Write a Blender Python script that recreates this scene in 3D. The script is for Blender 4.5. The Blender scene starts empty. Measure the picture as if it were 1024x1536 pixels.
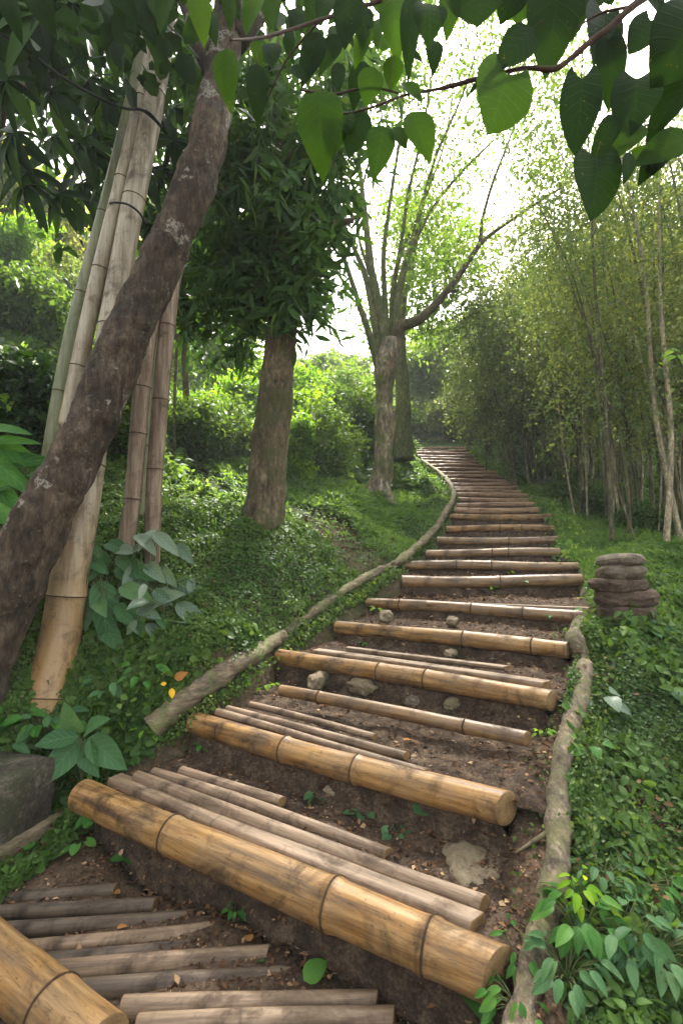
import bpy, math, random
import numpy as np
from mathutils import Vector, Matrix, noise as mnoise

random.seed(7)
RNG = np.random.default_rng(11)
SC = bpy.context.scene
COL = SC.collection
PI = math.pi

# ------------------------------------------------------------------ camera
F_PX = 760.0
HORIZON = 830.0
EYE = 1.45
PITCH = math.atan((HORIZON - 768) / F_PX)
CP, SP = math.cos(PITCH), math.sin(PITCH)

def ray(px, py):
    a = (px - 512) / F_PX
    b = -(py - 768) / F_PX
    return np.array([a, CP - b * SP, SP + b * CP])

def P(px, py, d):
    """point at forward distance d (metres) in the direction of a photo pixel"""
    r = ray(px, py)
    return r * (d / r[1]) + np.array([0, 0, EYE])

def PZ(px, py, z):
    """point at height z relative to the eye"""
    r = ray(px, py)
    return r * (z / r[2]) + np.array([0, 0, EYE])

cam = bpy.data.cameras.new('camera')
cam.sensor_fit = 'VERTICAL'
cam.sensor_height = 36.0
cam.lens = 36.0 * F_PX / 1536
cam.clip_end = 2000
cam.clip_start = 0.02
cam.dof.use_dof = True; cam.dof.focus_distance = 4.0; cam.dof.aperture_fstop = 5.6
co = bpy.data.objects.new('camera', cam)
COL.objects.link(co)
co.location = (0, 0, EYE)
co.rotation_euler = (PI / 2 + PITCH, 0, 0)
SC.camera = co

# ------------------------------------------------------------------ object helpers
def mesh_np(name, V, F, mat=None, smooth=False, tint=None, uv=None, origin=None):
    V = np.asarray(V, dtype=np.float32)
    if origin is not None:
        V = V - np.asarray(origin, dtype=np.float32)
    me = bpy.data.meshes.new(name)
    if isinstance(F, np.ndarray):
        F = F.astype(np.int32)
        n, k = F.shape
        me.vertices.add(len(V)); me.loops.add(n * k); me.polygons.add(n)
        me.vertices.foreach_set('co', V.ravel())
        me.loops.foreach_set('vertex_index', F.ravel())
        me.polygons.foreach_set('loop_start', np.arange(0, n * k, k, dtype=np.int32))
        me.polygons.foreach_set('loop_total', np.full(n, k, dtype=np.int32))
        me.update(calc_edges=True)
    else:
        me.from_pydata([tuple(v) for v in V], [], F)
        me.update()
    if smooth:
        me.polygons.foreach_set('use_smooth', np.ones(len(me.polygons), dtype=bool))
    if tint is not None:
        at = me.attributes.new('tint', 'FLOAT', 'POINT')
        at.data.foreach_set('value', np.asarray(tint, dtype=np.float32))
    if uv is not None:
        ul = me.uv_layers.new(name='UVMap')
        li = np.empty(len(me.loops), dtype=np.int32)
        me.loops.foreach_get('vertex_index', li)
        ul.data.foreach_set('uv', np.asarray(uv, dtype=np.float32)[li].ravel())
    if mat is not None:
        me.materials.append(mat)
    return me

def obj(name, me, parent=None, loc=None):
    o = bpy.data.objects.new(name, me)
    COL.objects.link(o)
    if parent is not None: o.parent = parent
    if loc is not None: o.location = tuple(float(v) for v in loc)
    return o

def tag(o, label=None, cat=None, group=None, kind=None):
    if label: o['label'] = label
    if cat: o['category'] = cat
    if group: o['group'] = group
    if kind: o['kind'] = kind
    return o

def thing(name, label, cat, loc, group=None):
    o = bpy.data.objects.new(name, None)
    COL.objects.link(o)
    o.empty_display_size = 0.1
    o.location = tuple(float(v) for v in loc)
    return tag(o, label, cat, group)

# ------------------------------------------------------------------ materials
def new_mat(name):
    m = bpy.data.materials.new(name)
    m.use_nodes = True
    nt = m.node_tree
    nt.nodes.clear()
    out = nt.nodes.new('ShaderNodeOutputMaterial')
    return m, nt, out

def N(nt, typ, **kw):
    n = nt.nodes.new(typ)
    for k, v in kw.items():
        if k.startswith('i_'):
            n.inputs[k[2:].replace('_', ' ')].default_value = v
        else:
            setattr(n, k, v)
    return n

def col(c): return (c[0], c[1], c[2], 1.0)

def ramp(nt, fac, stops):
    r = nt.nodes.new('ShaderNodeValToRGB')
    el = r.color_ramp.elements
    while len(el) < len(stops): el.new(0.5)
    for e, (p, c) in zip(el, stops):
        e.position = p; e.color = col(c) if len(c) == 3 else c
    nt.links.new(fac, r.inputs[0])
    return r.outputs[0]

def tex_noise(nt, vec, scale, detail=6, rough=0.6, dist=0.0):
    n = nt.nodes.new('ShaderNodeTexNoise')
    n.inputs['Scale'].default_value = scale
    n.inputs['Detail'].default_value = detail
    n.inputs['Roughness'].default_value = rough
    n.inputs['Distortion'].default_value = dist
    if vec is not None: nt.links.new(vec, n.inputs['Vector'])
    return n.outputs['Fac']

def coords(nt, scale=(1, 1, 1), kind='Object'):
    tc = nt.nodes.new('ShaderNodeTexCoord')
    mp = nt.nodes.new('ShaderNodeMapping')
    mp.inputs['Scale'].default_value = scale
    nt.links.new(tc.outputs[kind], mp.inputs['Vector'])
    return mp.outputs[0]

def mixc(nt, f, a, b, mode='MIX'):
    m = nt.nodes.new('ShaderNodeMix')
    m.data_type = 'RGBA'; m.blend_type = mode
    def put(sock, v):
        if hasattr(v, 'is_linked') or isinstance(v, bpy.types.NodeSocket): nt.links.new(v, sock)
        elif isinstance(v, (float, int)): sock.default_value = v
        else: sock.default_value = col(v)
    put(m.inputs[0], f); put(m.inputs[6], a); put(m.inputs[7], b)
    return m.outputs[2]

def math_n(nt, op, a, b=None):
    m = nt.nodes.new('ShaderNodeMath'); m.operation = op
    for i, v in enumerate((a, b)):
        if v is None: continue
        if isinstance(v, (float, int)): m.inputs[i].default_value = v
        else: nt.links.new(v, m.inputs[i])
    return m.outputs[0]

def bump(nt, h, strength, dist):
    b = nt.nodes.new('ShaderNodeBump')
    b.inputs['Strength'].default_value = strength
    b.inputs['Distance'].default_value = dist
    nt.links.new(h, b.inputs['Height'])
    return b.outputs[0]

def principled(nt, out, base, rough=0.6, spec=0.4, normal=None):
    b = nt.nodes.new('ShaderNodeBsdfPrincipled')
    if isinstance(base, bpy.types.NodeSocket): nt.links.new(base, b.inputs['Base Color'])
    else: b.inputs['Base Color'].default_value = col(base)
    if isinstance(rough, bpy.types.NodeSocket): nt.links.new(rough, b.inputs['Roughness'])
    else: b.inputs['Roughness'].default_value = rough
    b.inputs['Specular IOR Level'].default_value = spec
    if normal is not None: nt.links.new(normal, b.inputs['Normal'])
    if out is not None: nt.links.new(b.outputs[0], out.inputs[0])
    return b

def leaf_mat(name, c1, c2, c3=None, trans=0.35, rough=0.45, spec=0.4, veins=False, patch=None, vstr=.2):
    """c1 -> c2 (-> c3) over the per-leaf tint; leaves let some light through"""
    m, nt, out = new_mat(name)
    a = nt.nodes.new('ShaderNodeAttribute'); a.attribute_name = 'tint'
    stops = [(0.0, c1), (0.75, c2), (1.0, c3 or c2)]
    c = ramp(nt, a.outputs['Fac'], stops)
    if patch:
        v = coords(nt)
        f = ramp(nt, tex_noise(nt, v, patch[0], 3), [(0.42, (0, 0, 0)), (0.6, (1, 1, 1))])
        c = mixc(nt, f, c, mixc(nt, 0.7, c, patch[1]))
    nrm = None
    if veins:
        tc = nt.nodes.new('ShaderNodeTexCoord')
        sp = nt.nodes.new('ShaderNodeSeparateXYZ'); nt.links.new(tc.outputs['UV'], sp.inputs[0])
        ax = math_n(nt, 'ABSOLUTE', math_n(nt, 'SUBTRACT', sp.outputs[0], 0.5))
        s = math_n(nt, 'SINE', math_n(nt, 'MULTIPLY', math_n(nt, 'SUBTRACT', sp.outputs[1], math_n(nt, 'MULTIPLY', ax, 0.55)), 44.0))
        side = ramp(nt, s, [(0.86, (0, 0, 0)), (1.0, (1, 1, 1))])
        mid = ramp(nt, ax, [(0.0, (1, 1, 1)), (0.035, (0, 0, 0))])
        vv = mixc(nt, 1.0, side, mid, 'ADD')
        c = mixc(nt, math_n(nt, 'MULTIPLY', vv, vstr), c, tuple(min(1, 1.7 * q + 0.003) for q in c2))
        blot = tex_noise(nt, coords(nt, (1, 1, 1)), 30, 4)
        c = mixc(nt, math_n(nt, 'MULTIPLY', blot, 0.5), c, tuple(0.45 * q for q in c1))
        spot = ramp(nt, tex_noise(nt, coords(nt), 95, 2), [(.70, (0, 0, 0)), (.74, (1, 1, 1))])
        c = mixc(nt, math_n(nt, 'MULTIPLY', spot, .7), c, (.10, .07, .02))
        nrm = bump(nt, vv, 0.35, 0.002)
    b = principled(nt, None, c, max(rough, .45), spec * (.12 if 'large_' in name else .32), nrm)
    t = nt.nodes.new('ShaderNodeBsdfTranslucent')
    tc2 = mixc(nt, 1.0, c, (2.6, 2.3, 1.0), 'MULTIPLY')
    nt.links.new(tc2, t.inputs[0])
    mx = nt.nodes.new('ShaderNodeMixShader'); mx.inputs[0].default_value = trans
    nt.links.new(b.outputs[0], mx.inputs[1]); nt.links.new(t.outputs[0], mx.inputs[2])
    nt.links.new(mx.outputs[0], out.inputs[0])
    return m

def bark_mat(name, dark, mid, light, scale=6.0, stretch=(1, 1, .35), lichen=None, moss=None, bumpd=0.02, lich_lo=0.66):
    m, nt, out = new_mat(name)
    v = coords(nt, stretch)
    v0 = coords(nt)
    n1 = tex_noise(nt, v, scale, 8, 0.7, 0.4)
    n2 = tex_noise(nt, v, scale * 4.5, 6, 0.75)
    h = math_n(nt, 'ADD', math_n(nt, 'MULTIPLY', n1, 0.6), math_n(nt, 'MULTIPLY', n2, 0.4))
    c = ramp(nt, h, [(0.33, dark), (0.5, mid), (0.68, light)])
    big = tex_noise(nt, v0, scale * .35, 4, .6)
    c = mixc(nt, ramp(nt, big, [(.40, (0, 0, 0)), (.60, (1, 1, 1))]), c, mixc(nt, 1.0, c, (1.45, 1.40, 1.3), 'MULTIPLY'))
    mot = tex_noise(nt, v, scale * 3.2, 6, .75)
    c = mixc(nt, 1.0, c, ramp(nt, mot, [(.36, (.42, .42, .42)), (.5, (.95, .95, .95)), (.64, (1.6, 1.55, 1.5))]), 'MULTIPLY')
    crack = nt.nodes.new('ShaderNodeTexVoronoi'); crack.feature = 'DISTANCE_TO_EDGE'; crack.inputs['Scale'].default_value = scale * 2.2
    wv = nt.nodes.new('ShaderNodeVectorMath'); wv.operation = 'ADD'; nn_ = nt.nodes.new('ShaderNodeTexNoise'); nn_.inputs['Scale'].default_value = scale
    nt.links.new(v, nn_.inputs['Vector']); nt.links.new(v, wv.inputs[0])
    sc2 = nt.nodes.new('ShaderNodeVectorMath'); sc2.operation = 'SCALE'; sc2.inputs['Scale'].default_value = .25; nt.links.new(nn_.outputs['Color'], sc2.inputs[0]); nt.links.new(sc2.outputs[0], wv.inputs[1])
    nt.links.new(wv.outputs[0], crack.inputs['Vector'])
    ck = ramp(nt, crack.outputs['Distance'], [(0.0, (0, 0, 0)), (0.12, (1, 1, 1))])
    h = math_n(nt, 'ADD', h, math_n(nt, 'MULTIPLY', ck, .07))
    c = mixc(nt, math_n(nt, 'MULTIPLY', math_n(nt, 'SUBTRACT', 1.0, ck), .16), c, tuple(.5 * q for q in dark))
    if lichen:
        f = ramp(nt, tex_noise(nt, v0, scale * .75, 3, 0.55), [(lich_lo - .03, (0, 0, 0)), (lich_lo + .01, (1, 1, 1))])
        f2 = ramp(nt, tex_noise(nt, v0, scale * 9, 5, 0.7), [(0.44, (0, 0, 0)), (0.52, (1, 1, 1))])
        f = mixc(nt, 1.0, f, f2, 'MULTIPLY')
        a_ = ramp(nt, tex_noise(nt, v0, scale * .6, 4, .6), [(.46, (0, 0, 0)), (.6, (1, 1, 1))])
        sp = mixc(nt, 1.0, ramp(nt, tex_noise(nt, v0, scale * 6, 5, 0.8), [(0.56, (0, 0, 0)), (0.64, (1, 1, 1))]), a_, 'MULTIPLY')
        g = mixc(nt, 1.0, f, math_n(nt, 'MULTIPLY', sp, 0.55), 'ADD')
        c = mixc(nt, g, c, lichen)
    if moss:
        f = ramp(nt, tex_noise(nt, v0, scale * 0.5, 5, 0.7), [(0.45, (0, 0, 0)), (0.6, (1, 1, 1))])
        c = mixc(nt, math_n(nt, 'MULTIPLY', f, 0.75), c, moss)
    principled(nt, out, c, 0.85, 0.25, bump(nt, h, 0.9, bumpd))
    return m

def bamboo_mat(name, base, light, dark, rough=0.33, axis='X', stain=0.5, green=None, spec=0.5, low=None, wear=None):
    m, nt, out = new_mat(name)
    st = {'X': (1.2, 16, 16), 'Z': (16, 16, 1.2)}[axis]
    v = coords(nt, st); v0 = coords(nt)
    oi = nt.nodes.new('ShaderNodeObjectInfo')
    add = nt.nodes.new('ShaderNodeVectorMath'); add.operation = 'ADD'
    nt.links.new(v, add.inputs[0]); nt.links.new(oi.outputs['Location'], add.inputs[1])
    v = add.outputs[0]
    streak = tex_noise(nt, v, 2.2, 7, 0.65)
    fine = tex_noise(nt, v, 9.0, 4, 0.7)
    c = ramp(nt, streak, [(0.33, dark), (0.47, base), (0.62, light)])
    c = mixc(nt, math_n(nt, 'MULTIPLY', ramp(nt, fine, [(0.55, (0, 0, 0)), (0.72, (1, 1, 1))]), 0.55), c, tuple(.55 * q for q in base))
    if low:
        sx = nt.nodes.new('ShaderNodeSeparateXYZ'); nt.links.new(v0, sx.inputs[0])
        lf = ramp(nt, math_n(nt, 'ADD', math_n(nt, 'MULTIPLY', sx.outputs[2], .4), math_n(nt, 'MULTIPLY', tex_noise(nt, v0, 3, 4), .25)), [(low[1] * .4, (1, 1, 1)), (low[2] * .4, (0, 0, 0))])
        c = mixc(nt, lf, c, mixc(nt, .85, c, low[0]))
    if wear:
        wf = ramp(nt, tex_noise(nt, v0, 3.2, 7, .72, .8), [(.46, (0, 0, 0)), (.62, (1, 1, 1))])
        c = mixc(nt, math_n(nt, 'MULTIPLY', wf, .34), c, wear)
        cr = ramp(nt, tex_noise(nt, v, 4.5, 2, .4), [(.485, (0, 0, 0)), (.5, (1, 1, 1)), (.515, (0, 0, 0))])
        c = mixc(nt, math_n(nt, 'MULTIPLY', cr, .55), c, tuple(.4 * q for q in dark))
    blot = ramp(nt, tex_noise(nt, v0, 7.0, 6, 0.7, 0.6), [(0.5, (0, 0, 0)), (0.68, (1, 1, 1))])
    c = mixc(nt, math_n(nt, 'MULTIPLY', blot, stain), c, tuple(q * 0.35 for q in dark))
    speck = ramp(nt, tex_noise(nt, v0, 55.0, 3, 0.6), [(0.66, (0, 0, 0)), (0.72, (1, 1, 1))])
    c = mixc(nt, math_n(nt, 'MULTIPLY', speck, 0.6), c, tuple(q * 0.25 for q in dark))
    if green:
        g = ramp(nt, tex_noise(nt, v0, 2.4, 3), [(0.4, (0, 0, 0)), (0.62, (1, 1, 1))])
        c = mixc(nt, math_n(nt, 'MULTIPLY', g, 0.7), c, green)
    a = nt.nodes.new('ShaderNodeAttribute'); a.attribute_name = 'tint'
    c = mixc(nt, a.outputs['Fac'], c, tuple(q * 0.22 for q in dark))
    r = math_n(nt, 'ADD', math_n(nt, 'MULTIPLY', blot, 0.35), rough)
    hh = math_n(nt, 'ADD', math_n(nt, 'MULTIPLY', streak, 0.6), math_n(nt, 'MULTIPLY', fine, 0.4))
    principled(nt, out, c, r, spec, bump(nt, hh, 0.5, 0.004))
    return m

def plain_rough(name, dark, mid, light, scale=8, bumpd=0.01, rough=0.9, moss=None, spec=0.2, detail=8):
    m, nt, out = new_mat(name)
    v = coords(nt)
    n1 = tex_noise(nt, v, scale, detail, 0.7, 0.3)
    n2 = tex_noise(nt, v, scale * 7, 5, 0.7)
    h = math_n(nt, 'ADD', math_n(nt, 'MULTIPLY', n1, 0.55), math_n(nt, 'MULTIPLY', n2, 0.45))
    c = ramp(nt, h, [(0.36, dark), (0.5, mid), (0.66, light)])
    if moss:
        f = ramp(nt, tex_noise(nt, v, scale * 0.45, 6, 0.7), [(0.46, (0, 0, 0)), (0.6, (1, 1, 1))])
        c = mixc(nt, math_n(nt, 'MULTIPLY', f, 0.8), c, moss)
    principled(nt, out, c, rough, spec, bump(nt, h, 1.0, bumpd))
    return m

M = {}
M['bamboo'] = bamboo_mat('golden_bamboo', (.215, .108, .030), (.35, .20, .075), (.055, .028, .012), 0.47, spec=.32, stain=.8, wear=(.15, .12, .085))
M['bamboo_old'] = bamboo_mat('brown_bamboo', (.155, .080, .028), (.26, .15, .062), (.055, .026, .011), 0.42, stain=0.75, wear=(.14, .11, .08))
M['bamboo_far'] = bamboo_mat('reddish_log', (.24, .13, .07), (.38, .235, .135), (.11, .055, .03), 0.55, stain=0.5)
M['pole_grey'] = bamboo_mat('weathered_pole', (.155, .098, .058), (.26, .18, .115), (.065, .038, .022), 0.6, stain=0.75)
M['pole_dark'] = bamboo_mat('muddy_pole', (.075, .05, .032), (.13, .09, .06), (.034, .023, .016), 0.65, stain=0.7)
M['ring'] = plain_rough('dark_node', (.02, .012, .008), (.05, .028, .016), (.10, .06, .03), 30, 0.001)
M['cut'] = plain_rough('cut_wood', (.075, .042, .018), (.16, .095, .042), (.25, .165, .08), 26, 0.001, 0.7)
M['bamboo_tall'] = bamboo_mat('pale_tall_bamboo', (.25, .20, .13), (.36, .31, .22), (.14, .10, .06), 0.4, axis='Z', stain=0.5)
M['bamboo_gold_tall'] = bamboo_mat('golden_tall_bamboo', (.38, .22, .08), (.5, .34, .15), (.2, .10, .035), 0.4, axis='Z', stain=0.6)
M['slim'] = bamboo_mat('pinkish_slim_trunk', (.17, .12, .082), (.29, .22, .16), (.11, .07, .045), 0.55, axis='Z', stain=0.7, spec=.25)
M['bamboo_mixed'] = bamboo_mat('golden_to_grey_bamboo', (.25, .20, .13), (.36, .31, .22), (.14, .10, .06), 0.4, axis='Z', stain=0.85, low=((.27, .145, .045), .9, 1.9))
M['bamboo_green'] = bamboo_mat('olive_bamboo', (.13, .13, .06), (.2, .19, .09), (.07, .07, .03), 0.4, axis='Z', stain=0.5, green=(.08, .11, .035))
M['soil'] = plain_rough('soil', (.012, .008, .006), (.055, .036, .024), (.17, .12, .08), 14, 0.02, 0.95)
M['bark_dark'] = bark_mat('dark_red_bark', (.012, .010, .007), (.042, .030, .021), (.105, .082, .060), 8, lichen=(.23, .21, .175), bumpd=0.03, lich_lo=0.64)
M['bark_brown'] = bark_mat('grey_brown_bark', (.03, .024, .015), (.085, .065, .04), (.18, .145, .095), 10, moss=(.05, .06, .02))
M['bark_pale'] = bark_mat('mossy_pale_bark', (.045, .032, .022), (.16, .125, .09), (.42, .38, .32), 6, moss=(.09, .12, .03), bumpd=0.03)
M['bark_slim'] = bark_mat('slim_stem_bark', (.03, .028, .016), (.085, .078, .046), (.18, .165, .10), 12)
M['stem_pale'] = bark_mat('pale_stem_bark', (.10, .085, .055), (.24, .205, .14), (.42, .38, .29), 14)
M['bark_stem_green'] = bark_mat('greenish_stem', (.04, .04, .022), (.10, .10, .05), (.21, .19, .11), 12, moss=(.07, .10, .03))
M['root'] = bark_mat('root_bark', (.038, .028, .019), (.095, .074, .052), (.20, .165, .125), 16, stretch=(1, .5, 1), moss=(.10, .10, .04), bumpd=0.012)
M['edge_wood'] = bark_mat('weathered_edging', (.045, .033, .022), (.115, .088, .06), (.22, .18, .13), 14, stretch=(.3, .3, 1), moss=(.12, .14, .05), bumpd=0.012)
M['stone_brown'] = plain_rough('brown_rock', (.03, .021, .015), (.085, .058, .042), (.17, .125, .092), 11, 0.02, 0.9)
M['stone_grey'] = plain_rough('grey_brown_rock', (.055, .043, .031), (.135, .108, .08), (.26, .22, .165), 10, 0.02, 0.9)
M['stone_pale'] = plain_rough('tan_stone', (.08, .06, .035), (.17, .13, .085), (.28, .23, .16), 8, 0.008, 0.8, moss=(.07, .08, .03))
M['block'] = plain_rough('mossy_block', (.02, .016, .012), (.055, .046, .034), (.17, .14, .11), 7, 0.02, 0.9, moss=(.035, .042, .02))
M['cable'] = plain_rough('black_cable', (.006, .006, .006), (.012, .012, .012), (.02, .02, .02), 20, 0.001, 0.5)
M['chips'] = leaf_mat('dead_leaf_bits', (.035, .018, .01), (.16, .085, .045), (.38, .26, .15), trans=0.05, rough=0.8, spec=0.2)
M['dead'] = leaf_mat('dead_leaf', (.24, .10, .03), (.36, .18, .06), trans=0.15, rough=0.7, spec=0.2, veins=True)
M['yellow'] = leaf_mat('yellow_leaf', (.55, .32, .02), (.7, .45, .04), trans=0.3, rough=0.5)
M['flower'] = plain_rough('orange_petal', (.6, .22, .01), (.75, .33, .02), (.85, .45, .04), 30, 0.001, 0.6)

M['cover'] = leaf_mat('ground_cover_leaf', (.030, .062, .014), (.082, .142, .032), (.18, .235, .075), trans=0.3, rough=0.4, patch=(1.6, (.02, .06, .012)))
M['cover_right'] = leaf_mat('right_cover_leaf', (.032, .062, .016), (.082, .142, .038), (.20, .25, .10), trans=0.3, rough=0.4, patch=(1.5, (.018, .05, .012)))
M['grass'] = leaf_mat('bank_grass', (.06, .13, .03), (.13, .22, .055), (.22, .31, .10), trans=0.4, rough=0.5, patch=(0.9, (.03, .08, .02)))
M['lance'] = leaf_mat('dark_lance_leaf', (.022, .06, .015), (.055, .125, .028), (.15, .23, .065), trans=0.28, rough=0.3, spec=0.5)
M['canopy'] = leaf_mat('canopy_leaf', (.006, .018, .005), (.017, .045, .010), (.05, .11, .016), trans=0.3, rough=0.4)
M['feather'] = leaf_mat('light_crown_leaf', (.04, .085, .02), (.10, .18, .04), (.22, .30, .08), trans=0.42, rough=0.5)
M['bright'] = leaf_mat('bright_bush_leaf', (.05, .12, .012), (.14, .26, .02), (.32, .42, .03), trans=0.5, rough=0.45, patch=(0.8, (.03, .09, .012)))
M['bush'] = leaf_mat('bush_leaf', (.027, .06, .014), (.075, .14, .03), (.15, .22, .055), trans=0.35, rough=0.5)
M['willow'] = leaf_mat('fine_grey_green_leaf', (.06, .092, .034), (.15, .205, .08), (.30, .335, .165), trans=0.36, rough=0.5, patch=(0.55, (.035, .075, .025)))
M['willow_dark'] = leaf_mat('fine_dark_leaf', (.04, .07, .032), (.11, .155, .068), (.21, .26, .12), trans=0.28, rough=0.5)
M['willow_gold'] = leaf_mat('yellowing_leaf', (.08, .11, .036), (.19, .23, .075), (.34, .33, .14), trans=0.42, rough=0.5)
M['far'] = leaf_mat('far_leaf', (.05, .09, .03), (.12, .19, .06), (.23, .3, .12), trans=0.36, rough=0.6)
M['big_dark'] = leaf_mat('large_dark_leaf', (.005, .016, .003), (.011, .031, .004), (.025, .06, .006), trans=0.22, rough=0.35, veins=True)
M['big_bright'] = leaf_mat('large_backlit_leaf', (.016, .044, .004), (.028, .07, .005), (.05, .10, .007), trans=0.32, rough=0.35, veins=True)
M['plant'] = leaf_mat('broad_green_leaf', (.03, .10, .018), (.06, .17, .03), (.11, .24, .04), trans=0.3, rough=0.4, veins=True, vstr=.5)
M['plant_sheen'] = leaf_mat('sheen_toned_green_leaf', (.05, .10, .055), (.14, .20, .135), (.27, .33, .25), trans=0.22, rough=0.35, spec=1.2, veins=True, vstr=.5)  # green leaf lightened: whitish gloss highlights painted into the base colour
M['plant_teal'] = leaf_mat('dull_green_leaf', (.04, .105, .04), (.075, .165, .065), (.12, .21, .09), trans=0.25, rough=0.45, veins=True, vstr=.5)
M['lime'] = leaf_mat('lime_leaf', (.12, .28, .015), (.2, .38, .02), (.3, .45, .03), trans=0.5, rough=0.4, veins=True)
M['stem'] = plain_rough('green_stem', (.03, .04, .012), (.07, .085, .03), (.11, .12, .05), 20, 0.001, 0.7)
M['twig'] = plain_rough('brown_twig', (.018, .01, .008), (.045, .026, .018), (.09, .055, .035), 25, 0.002, 0.8)

# ------------------------------------------------------------------ shape helpers
def unit(a):
    a = np.asarray(a, float)
    return a / np.maximum(np.linalg.norm(a, axis=-1, keepdims=True), 1e-9)

def catmull(pts, rad, per=6):
    pts = np.asarray(pts, float); rad = np.asarray(rad, float)
    n = len(pts)
    if n < 3 and per <= 1: return pts, rad
    out, ro = [], []
    for i in range(n - 1):
        p0 = pts[max(i - 1, 0)]; p1 = pts[i]; p2 = pts[i + 1]; p3 = pts[min(i + 2, n - 1)]
        for j in range(per):
            t = j / per
            out.append(0.5 * ((2 * p1) + (-p0 + p2) * t + (2 * p0 - 5 * p1 + 4 * p2 - p3) * t * t + (-p0 + 3 * p1 - 3 * p2 + p3) * t ** 3))
            ro.append(rad[i] * (1 - t) + rad[i + 1] * t)
    out.append(pts[-1]); ro.append(rad[-1])
    return np.array(out), np.array(ro)

class MB:
    def __init__(self): self.V = []; self.F4 = []; self.T = []; self.n = 0
    def add(self, V, F, t=None):
        V = np.asarray(V, float); F = np.asarray(F, int)
        if F.shape[1] == 3: F = np.concatenate([F, F[:, :1]], 1)  # marked triangles
        self.V.append(V); self.F4.append(F + self.n); self.n += len(V)
        self.T.append(np.zeros(len(V)) if t is None else np.asarray(t, float))
    def tube(self, pts, rad, sides=8, per=4, lump=0.0, lscale=3.0, cap=True, tint=None, octv=3):
        p, r = catmull(pts, rad, per) if per > 1 else (np.asarray(pts, float), np.asarray(rad, float))
        n = len(p)
        tg = unit(np.gradient(p, axis=0))
        up = np.array([0, 0, 1.0]) if abs(tg[0][2]) < 0.9 else np.array([0, 1.0, 0])
        u = np.zeros_like(p); u[0] = unit(np.cross(tg[0], up))
        for i in range(1, n):
            w = u[i - 1] - tg[i] * np.dot(u[i - 1], tg[i]); u[i] = unit(w)
        v = np.cross(tg, u)
        a = np.linspace(0, 2 * PI, sides, endpoint=False)
        rr = r[:, None] * np.ones((1, sides))
        if lump:
            for i in range(n):
                for k in range(sides):
                    q = p[i] + (u[i] * math.cos(a[k]) + v[i] * math.sin(a[k])) * r[i]
                    rr[i, k] *= 1 + lump * mnoise.fractal(Vector(q * lscale), .8, 2.0, octv)
        V = p[:, None, :] + rr[..., None] * (u[:, None, :] * np.cos(a)[None, :, None] + v[:, None, :] * np.sin(a)[None, :, None])
        idx = np.arange(n * sides).reshape(n, sides)
        nx = np.roll(idx, -1, axis=1)
        Fq = np.stack([idx[:-1], nx[:-1], nx[1:], idx[1:]], -1).reshape(-1, 4)
        T = None if tint is None else np.repeat(tint if len(np.atleast_1d(tint)) == n else np.full(n, tint), sides)
        self.add(V.reshape(-1, 3), Fq, T)
        if cap:
            for e, ring in ((0, idx[0]), (n - 1, idx[-1])):
                self.V.append(p[e][None, :]); self.T.append(np.zeros(1)); c = self.n; self.n += 1
                base = c - (n * sides) - (1 if e else 0)
                rg = ring + base; rn = np.roll(rg, -1)
                tri = np.stack([rg, rn, np.full(sides, c), rg], -1) if e else np.stack([rn, rg, np.full(sides, c), rn], -1)
                self.F4.append(tri)
    def build(self, name, mat, parent=None, origin=(0, 0, 0), smooth=True):
        V = np.concatenate(self.V); F = np.concatenate(self.F4)
        o0 = np.asarray(origin, float)
        V = V - o0
        tri = F[:, 3] == F[:, 0]
        me = bpy.data.meshes.new(name)
        nq, ntr = int((~tri).sum()), int(tri.sum())
        loops = np.concatenate([F[~tri].ravel(), F[tri][:, :3].ravel()]).astype(np.int32)
        me.vertices.add(len(V)); me.loops.add(len(loops)); me.polygons.add(nq + ntr)
        me.vertices.foreach_set('co', V.astype(np.float32).ravel())
        me.loops.foreach_set('vertex_index', loops)
        st = np.concatenate([np.arange(nq) * 4, nq * 4 + np.arange(ntr) * 3]).astype(np.int32)
        me.polygons.foreach_set('loop_start', st)
        me.polygons.foreach_set('loop_total', np.concatenate([np.full(nq, 4), np.full(ntr, 3)]).astype(np.int32))
        me.update(calc_edges=True); me.validate()
        if smooth: me.polygons.foreach_set('use_smooth', np.ones(len(me.polygons), dtype=bool))
        T = np.concatenate(self.T)
        if T.any():
            at = me.attributes.new('tint', 'FLOAT', 'POINT'); at.data.foreach_set('value', T.astype(np.float32))
        me.materials.append(mat)
        o = obj(name, me, parent)
        if parent is None: o.location = tuple(o0)
        return o

# leaf templates: (verts (x across, y along, z up), faces, uv)
def grid_leaf(wf, rows=7, cols=4, fold=0.25, droop=0.25, lobe=0.0, wave=0.0):
    V, UV = [], []
    for i in range(rows + 1):
        t = i / rows
        for j in range(cols + 1):
            u = -1 + 2 * j / cols
            w = wf(t)
            y = t - lobe * abs(u) ** 1.5 * (1 - t) ** 2
            z = fold * abs(u) * w - droop * t * t + wave * math.sin(t * 11 + u * 2) * abs(u)
            V.append((u * w, y, z)); UV.append((0.5 + u * 0.5, t))
    F = [(i * (cols + 1) + j, i * (cols + 1) + j + 1, (i + 1) * (cols + 1) + j + 1, (i + 1) * (cols + 1) + j) for i in range(rows) for j in range(cols)]
    return np.array(V), np.array(F), np.array(UV)

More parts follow.
